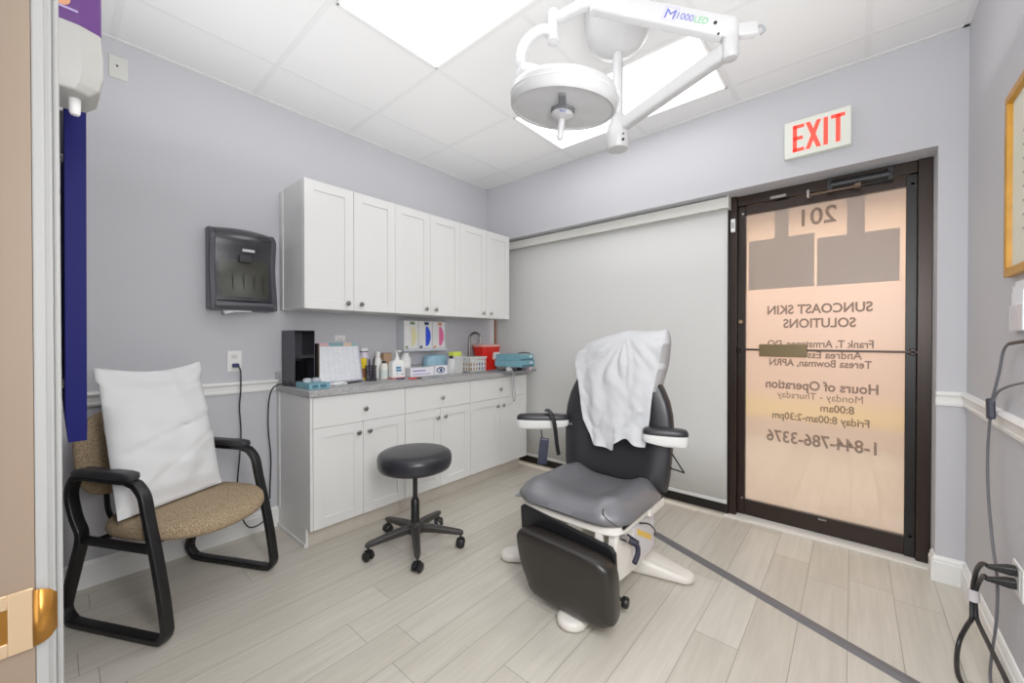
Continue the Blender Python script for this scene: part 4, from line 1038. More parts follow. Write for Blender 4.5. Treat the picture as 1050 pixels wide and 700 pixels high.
# ------------------------------------------------------------------ exam chair
CXC = -0.972
ex = thing('exam_chair', 'black vinyl exam chair with cream base and lowered footrest', 'exam chair', (CXC, 1.85, 0))
def beam(p0, p1, w0, w1, h0, h1):
    """foot beam lying on the floor: capsule outline, softened top, lower toward the tip."""
    p0 = Vector(p0); p1 = Vector(p1); d = (p1 - p0).normalized(); n = Vector((-d.y, d.x)); L_ = (p1 - p0).length
    rings = []
    for fz, ins in ((0.0, 0.004), (0.1, 0.0), (0.62, 0.002), (0.88, 0.008), (1.0, 0.020)):
        r = []
        for k in range(13):
            t = -PI / 2 + PI * k / 12
            rr = max(w1 - ins, 0.004); q = p1 + d * (rr * math.cos(t)) + n * (rr * math.sin(t)); r.append((q.x, q.y, 0.008 + fz * h1))
        for q_ in (0.66, 0.33):
            w = w0 + (w1 - w0) * q_ - ins; q = p0 + d * L_ * q_ + n * w; r.append((q.x, q.y, 0.008 + fz * (h0 + (h1 - h0) * min(1, q_ * 1.15))))
        for k in range(13):
            t = PI / 2 + PI * k / 12
            rr = max(w0 - ins, 0.004); q = p0 + d * (rr * math.cos(t)) + n * (rr * math.sin(t)); r.append((q.x, q.y, 0.008 + fz * h0))
        for q_ in (0.33, 0.66):
            w = w0 + (w1 - w0) * q_ - ins; q = p0 + d * L_ * q_ - n * w; r.append((q.x, q.y, 0.008 + fz * (h0 + (h1 - h0) * min(1, q_ * 1.15))))
        rings.append(r)
    bm = nb(); loft(bm, rings); return bm
HUB = (-0.985, 2.03)
for tip, w0, w1, h0, h1 in (((-0.905, 1.445), 0.085, 0.066, 0.125, 0.036), ((-0.650, 2.075), 0.095, 0.058, 0.125, 0.036), ((-1.435, 1.655), 0.085, 0.055, 0.125, 0.036), ((-1.27, 2.30), 0.085, 0.055, 0.125, 0.036)):
    obj('foot', beam(HUB, tip, w0, w1, h0, h1), CHAIRWHITE, ex, 60)
bm = nb()
loft(bm, [[(-0.965 + a * k, 1.98 + b * q, z) for a, b in sup(0.16, 0.17, 4, 36)] for z, k, q in ((0.10, 1, 1), (0.20, .95, .95), (0.24, .8, .85), (0.36, .75, .8), (0.405, .75, .8))])
obj('pedestal', bm, CHAIRWHITE, ex, 45)
# side linkage housing and frame plate under the seat
bm = nb()
prism(bm, [(1.515, 0.408), (1.93, 0.408), (1.90, 0.30), (1.86, 0.215), (1.70, 0.185), (1.545, 0.20), (1.505, 0.30)], lambda a, b, d: (d, a, b), -0.775, -0.735)
obj('side_cover', bm, CHAIRWHITE, ex, 0, 0.008)
bm = nb()
prism(bm, [(1.515, 0.408), (1.93, 0.408), (1.86, 0.215), (1.545, 0.20)], lambda a, b, d: (d, a, b), -1.205, -1.17)
obj('side_cover', bm, CHAIRWHITE, ex, 0, 0.008)
bm = nb(); box(bm, -0.737, -0.728, 1.665, 1.90, 0.215, 0.385); obj('motor_housing', bm, M('pale_lilac_grey_box', (206, 202, 206), 0.4), ex, 0, 0.006)
bm = nb(); prism(bm, [(1.70, 0.372), (1.86, 0.285), (1.86, 0.258), (1.70, 0.345)], lambda a, b, d: (d, a, b), -0.7275, -0.7262); obj('sticker', bm, VIOLETSHEET, ex, 0)
bm = nb()
loft(bm, [[(CXC + a * k, 1.715 + b * q, z) for a, b in sup(0.262, 0.245, 7, 48)] for z, k, q in ((0.408, .97, .97), (0.414, 1, 1), (0.440, 1, 1), (0.446, .985, .985))])
obj('seat_frame', bm, CHAIRWHITE, ex, 40)
bm = nb(); box(bm, -0.715, -0.704, 1.52, 1.97, 0.437, 0.447); obj('side_track', bm, BLACKPLASTIC, ex, 0, 0.002)
bm = nb(); box(bm, -0.72, -0.698, 1.78, 1.96, 0.400, 0.440); obj('rail_end', bm, CHAIRWHITE, ex, 0, 0.008)
bm = nb(); tube(bm, [(-0.715, 1.60, 0.355), (-0.690, 1.61, 0.345), (-0.675, 1.585, 0.325), (-0.675, 1.55, 0.300)], 0.011, 10); cyl(bm, (-0.735, 1.61, 0.362), (-0.685, 1.61, 0.350), 0.018, 0.015, 14)
obj('lever', bm, M('dark_navy_block', (22, 22, 44), 0.5), ex, 50)
bm = nb(); cyl(bm, (-0.735, 1.545, 0.39), (-0.700, 1.545, 0.39), 0.014, None, 16); obj('pivot_bolt', bm, CHROME, ex)
bm = nb(); tube(bm, [(-0.715, 1.70, 0.40), (-0.70, 1.76, 0.38), (-0.70, 1.83, 0.33), (-0.715, 1.88, 0.28)], 0.004); obj('wire', bm, CORDBLACK, ex)
# seat cushion with side bolsters and waterfall front
bm = nb(); NX, NY = 30, 28
def seat_xy(a, b, ins):
    # superelliptic outline from the unit square
    x = a * (0.290 - ins) * (1 - 0.10 * max(0, -b - 0.3) ** 2 * 1.6); y = b * (0.262 - ins)
    k = (abs(a) ** 6 + abs(b) ** 6) ** (1 / 6) / max(abs(a), abs(b), 1e-6) if (a or b) else 1
    return CXC + 0.0 + x / k, 1.700 + y / k
def seat_top(a, b):
    rim = max(abs(a), abs(b))
    z = 0.508 + 0.034 * math.exp(-((abs(a) - 0.70) / 0.24) ** 2) * (0.5 + 0.5 * (b + 1) / 2 + 0.15) - 0.010 * (b + 1) / 2
    z += 0.010 * math.exp(-((b + 0.62) / 0.25) ** 2)
    if rim > 0.72: z -= 0.042 * ((rim - 0.72) / 0.28) ** 2.4
    return z
grid = [[bm.verts.new((*seat_xy(-1 + 2 * i / NX, -1 + 2 * j / NY, 0.0), seat_top(-1 + 2 * i / NX, -1 + 2 * j / NY))) for i in range(NX + 1)] for j in range(NY + 1)]
for j in range(NY):
    for i in range(NX): bm.faces.new((grid[j][i], grid[j][i + 1], grid[j + 1][i + 1], grid[j + 1][i]))
loop = [(0, i) for i in range(NX)] + [(j, NX) for j in range(NY)] + [(NY, i) for i in range(NX, 0, -1)] + [(j, 0) for j in range(NY, 0, -1)]
prev = [grid[j][i] for j, i in loop]
for zz, ins in ((0.462, 0.002), (0.452, 0.010), (0.4465, 0.022)):
    cur = [bm.verts.new((*seat_xy(-1 + 2 * i / NX, -1 + 2 * j / NY, ins), zz)) for j, i in loop]
    for k in range(len(loop)): bm.faces.new((prev[k], prev[(k + 1) % len(loop)], cur[(k + 1) % len(loop)], cur[k]))
    prev = cur
bm.faces.new(prev)
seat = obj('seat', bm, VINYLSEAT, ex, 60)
bm = nb(); tube(bm, [(-0.70, 1.452, 0.478), (-0.735, 1.440, 0.497), (-0.765, 1.452, 0.512), (-0.775, 1.475, 0.521)], 0.0022); obj('seam', bm, BLACKPLASTIC, seat, 40)
# backrest: shoulders narrow into the headrest; slightly reclined, dished front
bm = nb()
def bhw(z):
    tab = ((0.46, 0.285), (0.55, 0.298), (0.70, 0.306), (0.80, 0.306), (0.88, 0.292), (0.95, 0.262), (1.02, 0.220), (1.08, 0.190), (1.13, 0.165), (1.18, 0.135), (1.21, 0.10), (1.23, 0.06))
    for (z0_, w0_), (z1_, w1_) in zip(tab[:-1], tab[1:]):
        if z <= z1_:
            t = (z - z0_) / (z1_ - z0_); return w0_ + (w1_ - w0_) * max(0, t)
    return 0.1
def by(z): return 1.925 + (z - 0.5) * 0.085
zz = [0.462, 0.475, 0.50, 0.54, 0.60, 0.66, 0.72, 0.78, 0.84, 0.90, 0.96, 1.02, 1.06, 1.10, 1.14, 1.17, 1.19, 1.205]
rings = []
for i, z in enumerate(zz):
    w = bhw(z); e = 0.6 if i in (0, len(zz) - 1) else (0.9 if i in (1, len(zz) - 2) else 1.0)
    r = []
    for a, b in sup(1, 1, 4.2, 44):
        y = by(z) + 0.055 + b * 0.055 * e
        if b < 0: y += 0.030 * (1 - a * a) * (1 if 0.5 < z < 1.1 else 0.4) - (0.020 * math.exp(-((z - 0.56) / 0.05) ** 2)) * (1 - a ** 4) - 0.012 * math.exp(-((abs(a) - 0.72) / 0.15) ** 2)
        r.append((CXC - 0.008 + a * w, y, z))
    rings.append(r)
loft(bm, rings); obj('backrest', bm, VINYL, ex, 60)
# footrest: bracket and padded panel hanging in front
bm = nb(); prism(bm, [(-1.20, 0.478), (-1.185, 0.487), (-1.10, 0.478), (-0.73, 0.438), (-0.712, 0.415), (-0.705, 0.30), (-1.19, 0.33)], lambda a, b, d: (a, d, b - 0.055), 1.452, 1.472)
obj('footrest_bracket', bm, BLACKPLASTIC, ex, 0, 0.006)
bm = nb()
FR = [(-1.118, 0.075), (-1.135, 0.13), (-1.155, 0.20), (-1.158, 0.30), (-1.150, 0.345), (-1.105, 0.372), (-0.95, 0.370), (-0.78, 0.362), (-0.715, 0.345), (-0.690, 0.305), (-0.694, 0.20), (-0.702, 0.11), (-0.715, 0.085), (-0.775, 0.052), (-0.92, 0.050), (-1.06, 0.052)]
def outline(pts, n=4):
    P = pts; out = []
    m = len(P)
    for i in range(m):
        p0, p1, p2, p3 = [Vector(P[(i + k) % m]) for k in (-1, 0, 1, 2)]
        for q in range(n):
            t = q / n
            out.append(0.5 * ((2 * p1) + (-p0 + p2) * t + (2 * p0 - 5 * p1 + 4 * p2 - p3) * t * t + (-p0 + 3 * p1 - 3 * p2 + p3) * t ** 3))
    return out
OUT = outline(FR); cx_, cz_ = -0.925, 0.21
def fring(k, off):
    r = []
    for p in OUT:
        x = cx_ + (p.x - cx_) * k; z = cz_ + (p.y - cz_) * k
        y = 1.425 - (z - 0.05) * 0.22 + off
        r.append((x, y, z))
    return r
loft(bm, [fring(k, o_) for k, o_ in ((0.90, 0.085), (0.97, 0.080), (0.985, 0.065), (1.0, 0.040), (1.0, 0.020), (0.985, 0.006), (0.95, -0.004), (0.88, -0.010), (0.7, -0.014), (0.3, -0.016), (0.03, -0.016))])
obj('footrest', bm, VINYLFOOT, ex, 60)
bm = nb()
for x in (-1.10, -0.80): box(bm, x - 0.015, x + 0.015, 1.475, 1.50, 0.30, 0.41); box(bm, x - 0.015, x + 0.015, 1.46, 1.485, 0.09, 0.33)
obj('footrest_link', bm, CHAIRWHITE, ex, 0, 0.003)
bm = nb(); lathe(bm, [(0, -0.014), (0.020, -0.014), (0.024, -0.008), (0.024, 0.008), (0.020, 0.014), (0, 0.014)], (-0.752, 1.635, 0.062), 20, (1, 0.2, 0)); cyl(bm, (-0.80, 1.63, 0.075), (-0.75, 1.635, 0.064), 0.008, None, 10)
obj('side_knob', bm, BLACKPLASTIC, ex)
bm = nb(); cyl(bm, (-1.225, 1.56, 0.435), (-1.305, 1.545, 0.425), 0.011, 0.013, 14); obj('release_handle', bm, GREYPLASTIC, ex)
# armrests swung outward
def armrest(inner, outer, z, w, name_side):
    i = Vector((*inner, z)); o_ = Vector((*outer, z)); d = (o_ - i).normalized(); n = Vector((-d.y, d.x, 0)); L_ = (o_ - i).length
    def ring(k, zz_):
        r = []
        for a, b in sup(1, 1, 3.0, 36):
            r.append(i + d * (L_ / 2 + a * L_ / 2 * k) + n * (b * w * k) + Vector((0, 0, zz_ + (0.012 * max(0, -a) if zz_ < -0.03 else 0))))
        return r
    bm = nb(); loft(bm, [ring(k, q) for k, q in ((0.80, -0.052), (0.95, -0.048), (1.0, -0.036), (1.0, -0.006), (0.98, 0.0))]); sh = obj('armrest', bm, M('pale_grey_shell', (208, 208, 206), 0.4), ex, 50)
    bm = nb(); loft(bm, [ring(k, q) for k, q in ((0.99, 0.0), (1.0, 0.006), (0.98, 0.018), (0.90, 0.027), (0.6, 0.031), (0.2, 0.032))]); obj('arm_pad', bm, VINYL, sh, 60)
    return sh
armrest((-1.250, 1.955), (-1.485, 1.765), 0.752, 0.044, 0)
armrest((-0.785, 1.895), (-0.588, 1.965), 0.757, 0.046, 1)
bm = nb(); cyl(bm, (-1.20, 1.99, 0.72), (-1.275, 1.94, 0.725), 0.018, None, 14); obj('arm_pivot', bm, BLACKPLASTIC, ex)
bm = nb(); cyl(bm, (-0.71, 1.99, 0.72), (-0.70, 1.935, 0.728), 0.016, None, 14); obj('arm_pivot', bm, BLACKPLASTIC, ex)
bm = nb(); cyl(bm, (-0.690, 2.01, 0.66), (-0.605, 1.955, 0.582), 0.0035, None, 8); cyl(bm, (-0.605, 1.955, 0.582), (-0.690, 1.985, 0.583), 0.0035, None, 8)
obj('wire_hook', bm, BRONZEDARK, ex)
# hand control on its cord, and the strap looped over the arm
t = thing('hand_control', 'dark blue hand control hanging on a cord under the exam chair arm', 'hand control', (-1.36, 1.83, 0.56))
mt = Matrix.Translation((-1.345, 1.835, 0.575)) @ Matrix.Rotation(math.radians(40), 4, 'Z') @ Matrix.Rotation(0.10, 4, 'Y')
bm = nb(); box(bm, -0.026, 0.026, -0.013, 0.013, -0.075, 0.075, mtx=mt); obj('handset', bm, M('slate_blue_plastic', (42, 46, 68), 0.4), t, 0, 0.006)
bm = nb(); box(bm, -0.018, 0.018, -0.0145, -0.0128, -0.05, 0.05, mtx=mt); obj('keypad', bm, M('dark_keypad', (40, 42, 60), 0.5), t, 0)
bm = nb(); tube(bm, [(-1.352, 1.836, 0.648), (-1.362, 1.838, 0.69), (-1.366, 1.842, 0.706)], 0.004); obj('cord', bm, BLACKPLASTIC, t)
t = thing('arm_strap', 'black strap looped over the exam chair arm next to the backrest', 'strap', (-1.30, 1.88, 0.75))
bm = nb()
sweep(bm, smooth_path([(-1.375, 1.905, 0.792), (-1.352, 1.885, 0.806), (-1.325, 1.850, 0.812), (-1.290, 1.833, 0.80), (-1.268, 1.830, 0.76), (-1.262, 1.838, 0.70), (-1.258, 1.845, 0.63), (-1.252, 1.855, 0.565)], 5), rrect(0.012, 0.003, 0.002)); obj('strap', bm, BLACKPLASTIC, t, 40)

# paper case pulled over the headrest
cv = thing('headrest_cover', 'crumpled white pillowcase pulled over the top of the exam chair', 'pillowcase', (-0.96, 1.98, 0.95))
def lerp_tab(tab, z):
    if z >= tab[0][0]: return tab[0][1]
    for (z0_, a0), (z1_, a1) in zip(tab[:-1], tab[1:]):
        if z >= z1_:
            t = (z0_ - z) / (z0_ - z1_); return a0 + (a1 - a0) * t
    return tab[-1][1]
XL = ((1.27, -1.10), (1.215, -1.135), (1.15, -1.185), (1.10, -1.208), (1.05, -1.200), (0.98, -1.180), (0.82, -1.150), (0.72, -1.115), (0.64, -1.085))
XR = ((1.27, -0.716), (1.20, -0.712), (1.12, -0.722), (1.03, -0.742), (0.90, -0.758), (0.80, -0.768), (0.66, -0.782))
XRB = ((1.27, -0.717), (1.20, -0.706), (1.10, -0.712), (1.02, -0.730), (0.95, -0.748))
def ztop(u): return 1.205 + 0.062 * min(1, u / 0.45) ** 0.8 if u < 0.45 else 1.267 - 0.006 * math.sin((u - 0.45) * 6)
def zbot(u): return 0.652 + 0.030 * math.exp(-((u - 0.70) / 0.12) ** 2) - 0.012 * math.exp(-((u - 0.42) / 0.12) ** 2) + (0.12 * max(0, 0.10 - u) / 0.10) + 0.028 * (u > 0.5)
def cover_pt(u, v, front):
    zt = ztop(u); zb = zbot(u) if front else 0.95
    z = zt + (zb - zt) * v
    xl = lerp_tab(XL, z); xr = lerp_tab(XR if front else XRB, z); x = xl + (xr - xl) * u
    e = 1 - abs(2 * u - 1) ** 4
    mid = by(z) + 0.045
    if front:
        y = by(z) - 0.012 - 0.012 * e
        y = mid + (y - mid) * min(1.0, 0.55 + 0.5 * e) * (min(1, (v / 0.07)) ** 0.5 if v < 0.07 else 1)
        if v > 0.12: y = min(y, by(z) - 0.012)
        # radiating folds from the crest, soft crumples below
        c = Vector((x + 0.905, z - 1.255)); ang = math.atan2(c.y, c.x); rad = c.length
        f = 0.020 * math.sin(ang * 11 + 0.8) * math.exp(-((rad - 0.17) / 0.11) ** 2) * (1 if x < -0.87 else 0.3)
        f += 0.020 * noise.noise(Vector((x * 9, z * 6, 0.3))) + 0.006 * noise.noise(Vector((x * 22 + z * 9, z * 16, 2.0)))
        f += 0.012 * math.exp(-(((x + 0.93) * 0.75 + (z - 0.72) * -0.62) / 0.012) ** 2) * (1 if 0.65 < z < 0.86 and x > -0.98 else 0)
        y -= abs(f) * min(1, v * 6) + 0.002
        if v > 0.85: y -= 0.02 * (v - 0.85) / 0.15 * (0.4 + math.sin(u * 9) ** 2)
    else:
        y = by(z) + 0.118 + 0.006 * noise.noise(Vector((x * 9, z * 7, 5)))
        y = mid + (y - mid) * min(1.0, 0.55 + 0.6 * e) * (min(1, (v / 0.10)) ** 0.5 if v < 0.10 else 1)
    return (x, y, z)
bm = nb(); NU, NV = 48, 60
Fg = [[bm.verts.new(cover_pt(i / NU, j / NV, True)) for i in range(NU + 1)] for j in range(NV + 1)]
Bg = [[bm.verts.new(cover_pt(i / NU, j / NV, False)) for i in range(NU + 1)] for j in range(NV + 1)]
for G_ in (Fg, Bg):
    for j in range(NV):
        for i in range(NU): bm.faces.new((G_[j][i], G_[j][i + 1], G_[j + 1][i + 1], G_[j + 1][i]))
for i in range(NU):
    try: bm.faces.new((Fg[0][i], Fg[0][i + 1], Bg[0][i + 1], Bg[0][i]))
    except ValueError: pass
# side seams close the case down to the height of the shoulders
def side(i):
    jf = 0
    for jb in range(NV):
        while jf < NV and Fg[jf + 1][i].co.z > Bg[jb + 1][i].co.z: 
            bm.faces.new((Fg[jf][i], Fg[jf + 1][i], Bg[jb][i])); jf += 1
        bm.faces.new((Fg[jf][i], Bg[jb][i], Bg[jb + 1][i]))
side(0); side(NU)
bmesh.ops.remove_doubles(bm, verts=bm.verts[:], dist=1e-5)
obj('case', bm, SHEET, cv, 80)

# cable cover strip across the floor
t = thing('cable_cover', 'long dark grey rubber cable cover running across the floor from the exam chair', 'cable cover', (-0.3, 2.2, 0))
bm = nb()
a, b = Vector((-0.93, 2.452, 0)), Vector((0.27, 1.934, 0)); d = (b - a).normalized(); n = Vector((-d.y, d.x, 0))
loft(bm, [[p + n * q + Vector((0, 0, z)) for q, z in ((-0.031, 0.0005), (-0.026, 0.004), (-0.012, 0.011), (0.012, 0.011), (0.026, 0.004), (0.031, 0.0005))] for p in (a, b)])
obj('strip', bm, STRIP, t, 20)

# ------------------------------------------------------------------ ceiling-mounted exam lamp
PX, PY = -0.825, 1.70
lamp = thing('exam_lamp', 'white ceiling-mounted exam lamp with round head on jointed arms', 'exam lamp', (PX, PY, CEILZ))
bm = nb(); lathe(bm, [(0, 2.740), (0.150, 2.740), (0.150, 2.690), (0.146, 2.640), (0.132, 2.590), (0.100, 2.555), (0.055, 2.535), (0.032, 2.525), (0, 2.525)], (PX, PY, 0), 48); obj('canopy', bm, LAMPWHITE, lamp, 50)
bm = nb(); cyl(bm, (PX, PY, 2.20), (PX, PY, 2.53), 0.0235, None, 28); obj('pole', bm, LAMPWHITE, lamp)
bm = nb(); cyl(bm, (PX + 0.03, PY - 0.01, 2.26), (PX + 0.03, PY - 0.01, 2.47), 0.0016, None, 6); obj('pole_seam', bm, GREYPLASTIC, lamp)
J1 = Vector((PX, PY, 2.16)); J2 = Vector((-0.325, 1.525, 2.215))
bm = nb(); lathe(bm, [(0, 2.085), (0.044, 2.087), (0.050, 2.095), (0.050, 2.165), (0.043, 2.195), (0.034, 2.215), (0.030, 2.245), (0.024, 2.25), (0, 2.25)], (PX, PY, 0), 36); kn = obj('pole_joint', bm, LAMPWHITE, lamp, 50)
for z in (2.110, 2.135):
    bm = nb(); cyl(bm, (PX + 0.040, PY - 0.030, z), (PX + 0.044, PY - 0.033, z), 0.006 if z < 2.12 else 0.004, None, 10); obj('screw', bm, BLACKPLASTIC, kn)
# lower extension arm
d = (J2 - Vector((PX, PY, 2.19))); 
bm = nb()
A0 = Vector((PX, PY, 2.185)) + d.normalized() * 0.02; A1 = Vector(J2)
sweep(bm, [A0, A0 + d * 0.1, A1 - d * 0.08, A1], rrect(0.020, 0.028, 0.008)); obj('extension_arm', bm, LAMPWHITE, lamp, 40)
bm = nb(); cyl(bm, J2 + Vector((0, 0, -0.026)), J2 + Vector((0, 0, 0.085)), 0.026, None, 28); lathe(bm, [(0.026, 0.0), (0.022, -0.010), (0.0, -0.014)], J2 + Vector((0, 0, -0.026)), 28); obj('elbow', bm, LAMPWHITE, lamp, 50)
# spring arm with the printed name
S0 = J2 + Vector((0.0, 0.0, 0.062)); S1 = Vector((-0.745, 1.345, 2.485)); ds = (S1 - S0).normalized()
side_ = Vector((0, 0, 1)).cross(ds).normalized(); ups = ds.cross(side_).normalized()
bm = nb()
sweep(bm, [S0 - ds * 0.0, S0 + ds * 0.05, S0 + (S1 - S0) * 0.5, S1 - ds * 0.02, S1], rrect(0.021, 0.035, 0.007), ref=side_); sa = obj('spring_arm', bm, LAMPWHITE, lamp, 40)
# side of the arm that faces the room
nrm = side_ if side_.y < 0 else -side_
for p, r in ((S0 + ds * 0.055 - ups * 0.0, 0.006), (S1 - ds * 0.04 + ups * 0.012, 0.004), (S0 + ds * 0.03 - ups * 0.032, 0.004)):
    bm = nb(); cyl(bm, p + nrm * 0.020, p + nrm * 0.0225, r, None, 12); obj('screw', bm, BLACKPLASTIC, sa)
e1 = -ds if nrm.cross(-ds).z < 0 else ds
right_dir = -ds      # reads from the far end of the arm toward the elbow
up_dir = ups if ups.z > 0 else -ups
def arm_text(s, dist, h, m_, nm, w):
    b_ = text_bm(s, h * 1.4, w, 0.0, 0.0004)
    c = S0 + ds * dist + nrm * 0.0215
    mtx = Matrix((( right_dir.x, up_dir.x, nrm.x, c.x), (right_dir.y, up_dir.y, nrm.y, c.y), (right_dir.z, up_dir.z, nrm.z, c.z), (0, 0, 0, 1)))
    b_.transform(mtx); return obj(nm, b_, m_, sa, 0)
arm_text('M', 0.212, 0.032, LOGOBLUE, 'logo_emblem', 0.034)
arm_text('1000', 0.158, 0.022, LOGOBLUE, 'logo_lettering', 0.056)
arm_text('LED', 0.103, 0.022, LOGOGREEN, 'logo_lettering', 0.046)
bm = nb()
c = S0 + ds * 0.212 + nrm * 0.0212
for q0, q1, w0, w1 in ((-0.021, 0.021, 0.021, 0.0235), (-0.021, 0.021, -0.0235, -0.021), (-0.0235, -0.021, -0.0235, 0.0235), (0.021, 0.0235, -0.0235, 0.0235)):
    vs = [c + right_dir * q + up_dir * w for q, w in ((q0, w0), (q1, w0), (q1, w1), (q0, w1))]
    f = bm.faces.new([bm.verts.new(v) for v in vs])
o = obj('logo_box', bm, M('pale_violet_ink', (170, 168, 214), 0.6), sa, 0); md = o.modifiers.new('thick', 'SOLIDIFY'); md.thickness = 0.0006
# stub beyond the elbow with a short cable loop
dd = Vector((0.72, 0.62, 0.12)).normalized()
bm = nb(); P0 = J2 + Vector((0, 0, 0.055)); sweep(bm, [P0, P0 + dd * 0.05, P0 + dd * 0.085], rrect(0.016, 0.022, 0.006)); obj('elbow_stub', bm, LAMPWHITE, lamp, 40)
bm = nb(); cyl(bm, P0 + dd * 0.086, P0 + dd * 0.088, 0.010, None, 12); obj('cable_port', bm, BLACKPLASTIC, lamp)
bm = nb(); tube(bm, [P0 + dd * 0.086, P0 + dd * 0.105 + Vector((0, 0, 0.012)), P0 + dd * 0.12 + Vector((0, 0, -0.004)), P0 + dd * 0.10 + Vector((0.004, 0, -0.02))], 0.004); obj('cable_loop', bm, GREYPLASTIC, lamp)
# link from the spring arm to the yoke joint
JY = Vector((-0.895, 1.287, 2.425))
LK = JY + Vector((0, 0, 0.045))
bm = nb(); sweep(bm, [S1 + Vector((0.01, 0.005, 0.0)), S1 - Vector((0.05, 0.02, -0.005)), LK + Vector((0.03, 0.012, 0.0)), LK], rrect(0.017, 0.019, 0.007)); cyl(bm, S1 + Vector((0, 0, -0.035)), S1 + Vector((0, 0, 0.04)), 0.022, None, 24); obj('link_arm', bm, LAMPWHITE, lamp, 40)
bm = nb(); cyl(bm, JY + Vector((0, 0, -0.045)), JY + Vector((0, 0, 0.065)), 0.020, None, 24); lathe(bm, [(0.020, 0), (0.017, 0.012), (0.0, 0.018)], JY + Vector((0, 0, 0.065)), 24); lathe(bm, [(0.024, 0), (0.024, -0.016), (0.0, -0.022)], JY + Vector((0, 0, -0.03)), 24); obj('yoke_joint', bm, LAMPWHITE, lamp, 50)
# yoke and head
LC = Vector((-0.862, 1.304, 2.112)); lr = Vector((0.757, 0.653, 0)); lf = Vector((-0.653, 0.757, 0))
KN = Vector((-0.974, 1.217, 2.262))
bm = nb()
yk = [JY + Vector((0, 0, -0.015)), JY - lr * 0.03 + Vector((0, 0, 0.0)), JY - lr * 0.07 + Vector((0, 0, -0.012)), JY - lr * 0.112 + Vector((0, 0, -0.055)), JY - lr * 0.128 + Vector((0, 0, -0.10)), JY - lr * 0.126 + Vector((0, 0, -0.14)), KN - lr * 0.01 + Vector((0, 0, 0.01))]
sweep(bm, smooth_path(yk, 5), rrect(0.015, 0.019, 0.007)); obj('yoke', bm, LAMPWHITE, lamp, 40)
bm = nb(); cyl(bm, KN - lr * 0.030 - lf * 0.02, KN + lr * 0.026 + lf * 0.0, 0.027, None, 28); obj('yoke_knuckle', bm, M('pale_grey_knuckle', (190, 190, 193), 0.35), lamp, 40)
bm = nb(); sweep(bm, [KN + lr * 0.01, KN + lr * 0.05 + Vector((0, 0, -0.010)), KN + lr * 0.10 + lf * 0.03 + Vector((0, 0, -0.06))], rrect(0.030, 0.022, 0.008)); obj('head_bracket', bm, LAMPWHITE, lamp, 40)
tilt = Matrix.Translation(LC) @ Matrix.Rotation(math.radians(8.3), 4, lr) @ Matrix.Rotation(math.radians(5.5), 4, lf)
bm = nb(); lathe(bm, [(0.189, 0.004), (0.190, -0.003), (0.197, -0.005), (0.204, 0.002), (0.207, 0.022), (0.206, 0.050), (0.198, 0.066), (0.150, 0.084), (0.08, 0.092), (0, 0.094)], (0, 0, 0), 72); bm.transform(tilt); hd = obj('lamp_head', bm, LAMPWHITE, lamp, 50)
bm = nb(); sweep(bm, [(0.2075 * math.cos(2 * PI * k / 64), 0.2075 * math.sin(2 * PI * k / 64), 0.034) for k in range(64)], circ(0.0014, 6), closed=True); bm.transform(tilt); obj('rim_seam', bm, GRID, hd, 50)
bm = nb(); lathe(bm, [(0, 0.003), (0.1895, 0.002)], (0, 0, 0), 64); bm.transform(tilt); obj('lens', bm, LAMPLENS, hd, 50)
bm = nb(); lathe(bm, [(0, 0.002), (0.046, 0.001), (0.046, -0.010), (0, -0.010)], (0, 0, 0), 32); bk = Matrix.Rotation(math.atan2(-lf.y, -lf.x) - 0.15, 4, 'Z'); box(bm, 0.03, 0.135, -0.013, 0.013, -0.008, 0.0015, mtx=bk); bm.transform(tilt); obj('centre_bracket', bm, M('dark_grey_bracket', (108, 108, 112), 0.4), hd, 40)
bm = nb(); lathe(bm, [(0, -0.010), (0.040, -0.010), (0.044, -0.016), (0.043, -0.026), (0.028, -0.034), (0.014, -0.038), (0.0125, -0.102), (0.009, -0.110), (0, -0.111)], (0, 0, 0), 32); bm.transform(tilt); hn = obj('handle', bm, LAMPWHITE, lamp, 50)
b_ = text_bm('led', 0.018, 0.022, 0.0, 0.0004)
hm = tilt @ Matrix.Translation((0, 0, -0.038)) @ Matrix((( lr.x, 0, -0.653 * -1, 0.0), (lr.y, 0, -0.757, 0.0), (0, 1, 0, 0), (0, 0, 0, 1)))
b_.transform(Matrix.Translation((0.0, 0.0, 0.0)) @ hm @ Matrix.Translation((-0.004, 0.018, 0.0445)))
obj('handle_lettering', b_, LOGOBLUE, hn, 0)

# ------------------------------------------------------------------ things on the front wall beside the doorway
t = thing('sanitizer_dispenser', 'white wall-mounted hand sanitizer dispenser with a purple label at the doorway', 'dispenser', (-1.22, -0.013, 1.70))
def dr(k, z, lo=-0.0125):
    return [(x_, y_, z) for x_, y_ in [(-1.275 + (1 - k) * .03, lo), (-1.150 - (1 - k) * .02, lo), (-1.150 - (1 - k) * .02, 0.040 * k), (-1.163 - (1 - k) * .02, 0.071 * k), (-1.262 + (1 - k) * .02, 0.071 * k), (-1.275 + (1 - k) * .03, 0.040 * k)]]
bm = nb(); loft(bm, [dr(0.72, 1.706), dr(0.92, 1.722), dr(1.0, 1.748), dr(1.0, 1.79), dr(0.96, 1.82), dr(0.96, 2.02), dr(0.85, 2.035)]); obj('body', bm, M('grey_white_plastic', (176, 175, 170), 0.4), t, 0, 0.004)
bm = nb(); loft(bm, [dr(0.965, 1.832, -0.011), dr(0.965, 1.99, -0.011)]); 
for v in bm.verts: v.co.x = -1.2125 + (v.co.x + 1.2125) * 1.012
lb = obj('label_wrap', bm, PURPLE, t, 0, 0.003)
bm = nb()
for k, z in enumerate((1.855, 1.885, 1.915, 1.945)): box(bm, -1.1505, -1.1492, 0.0, 0.036, z, z + 0.004)
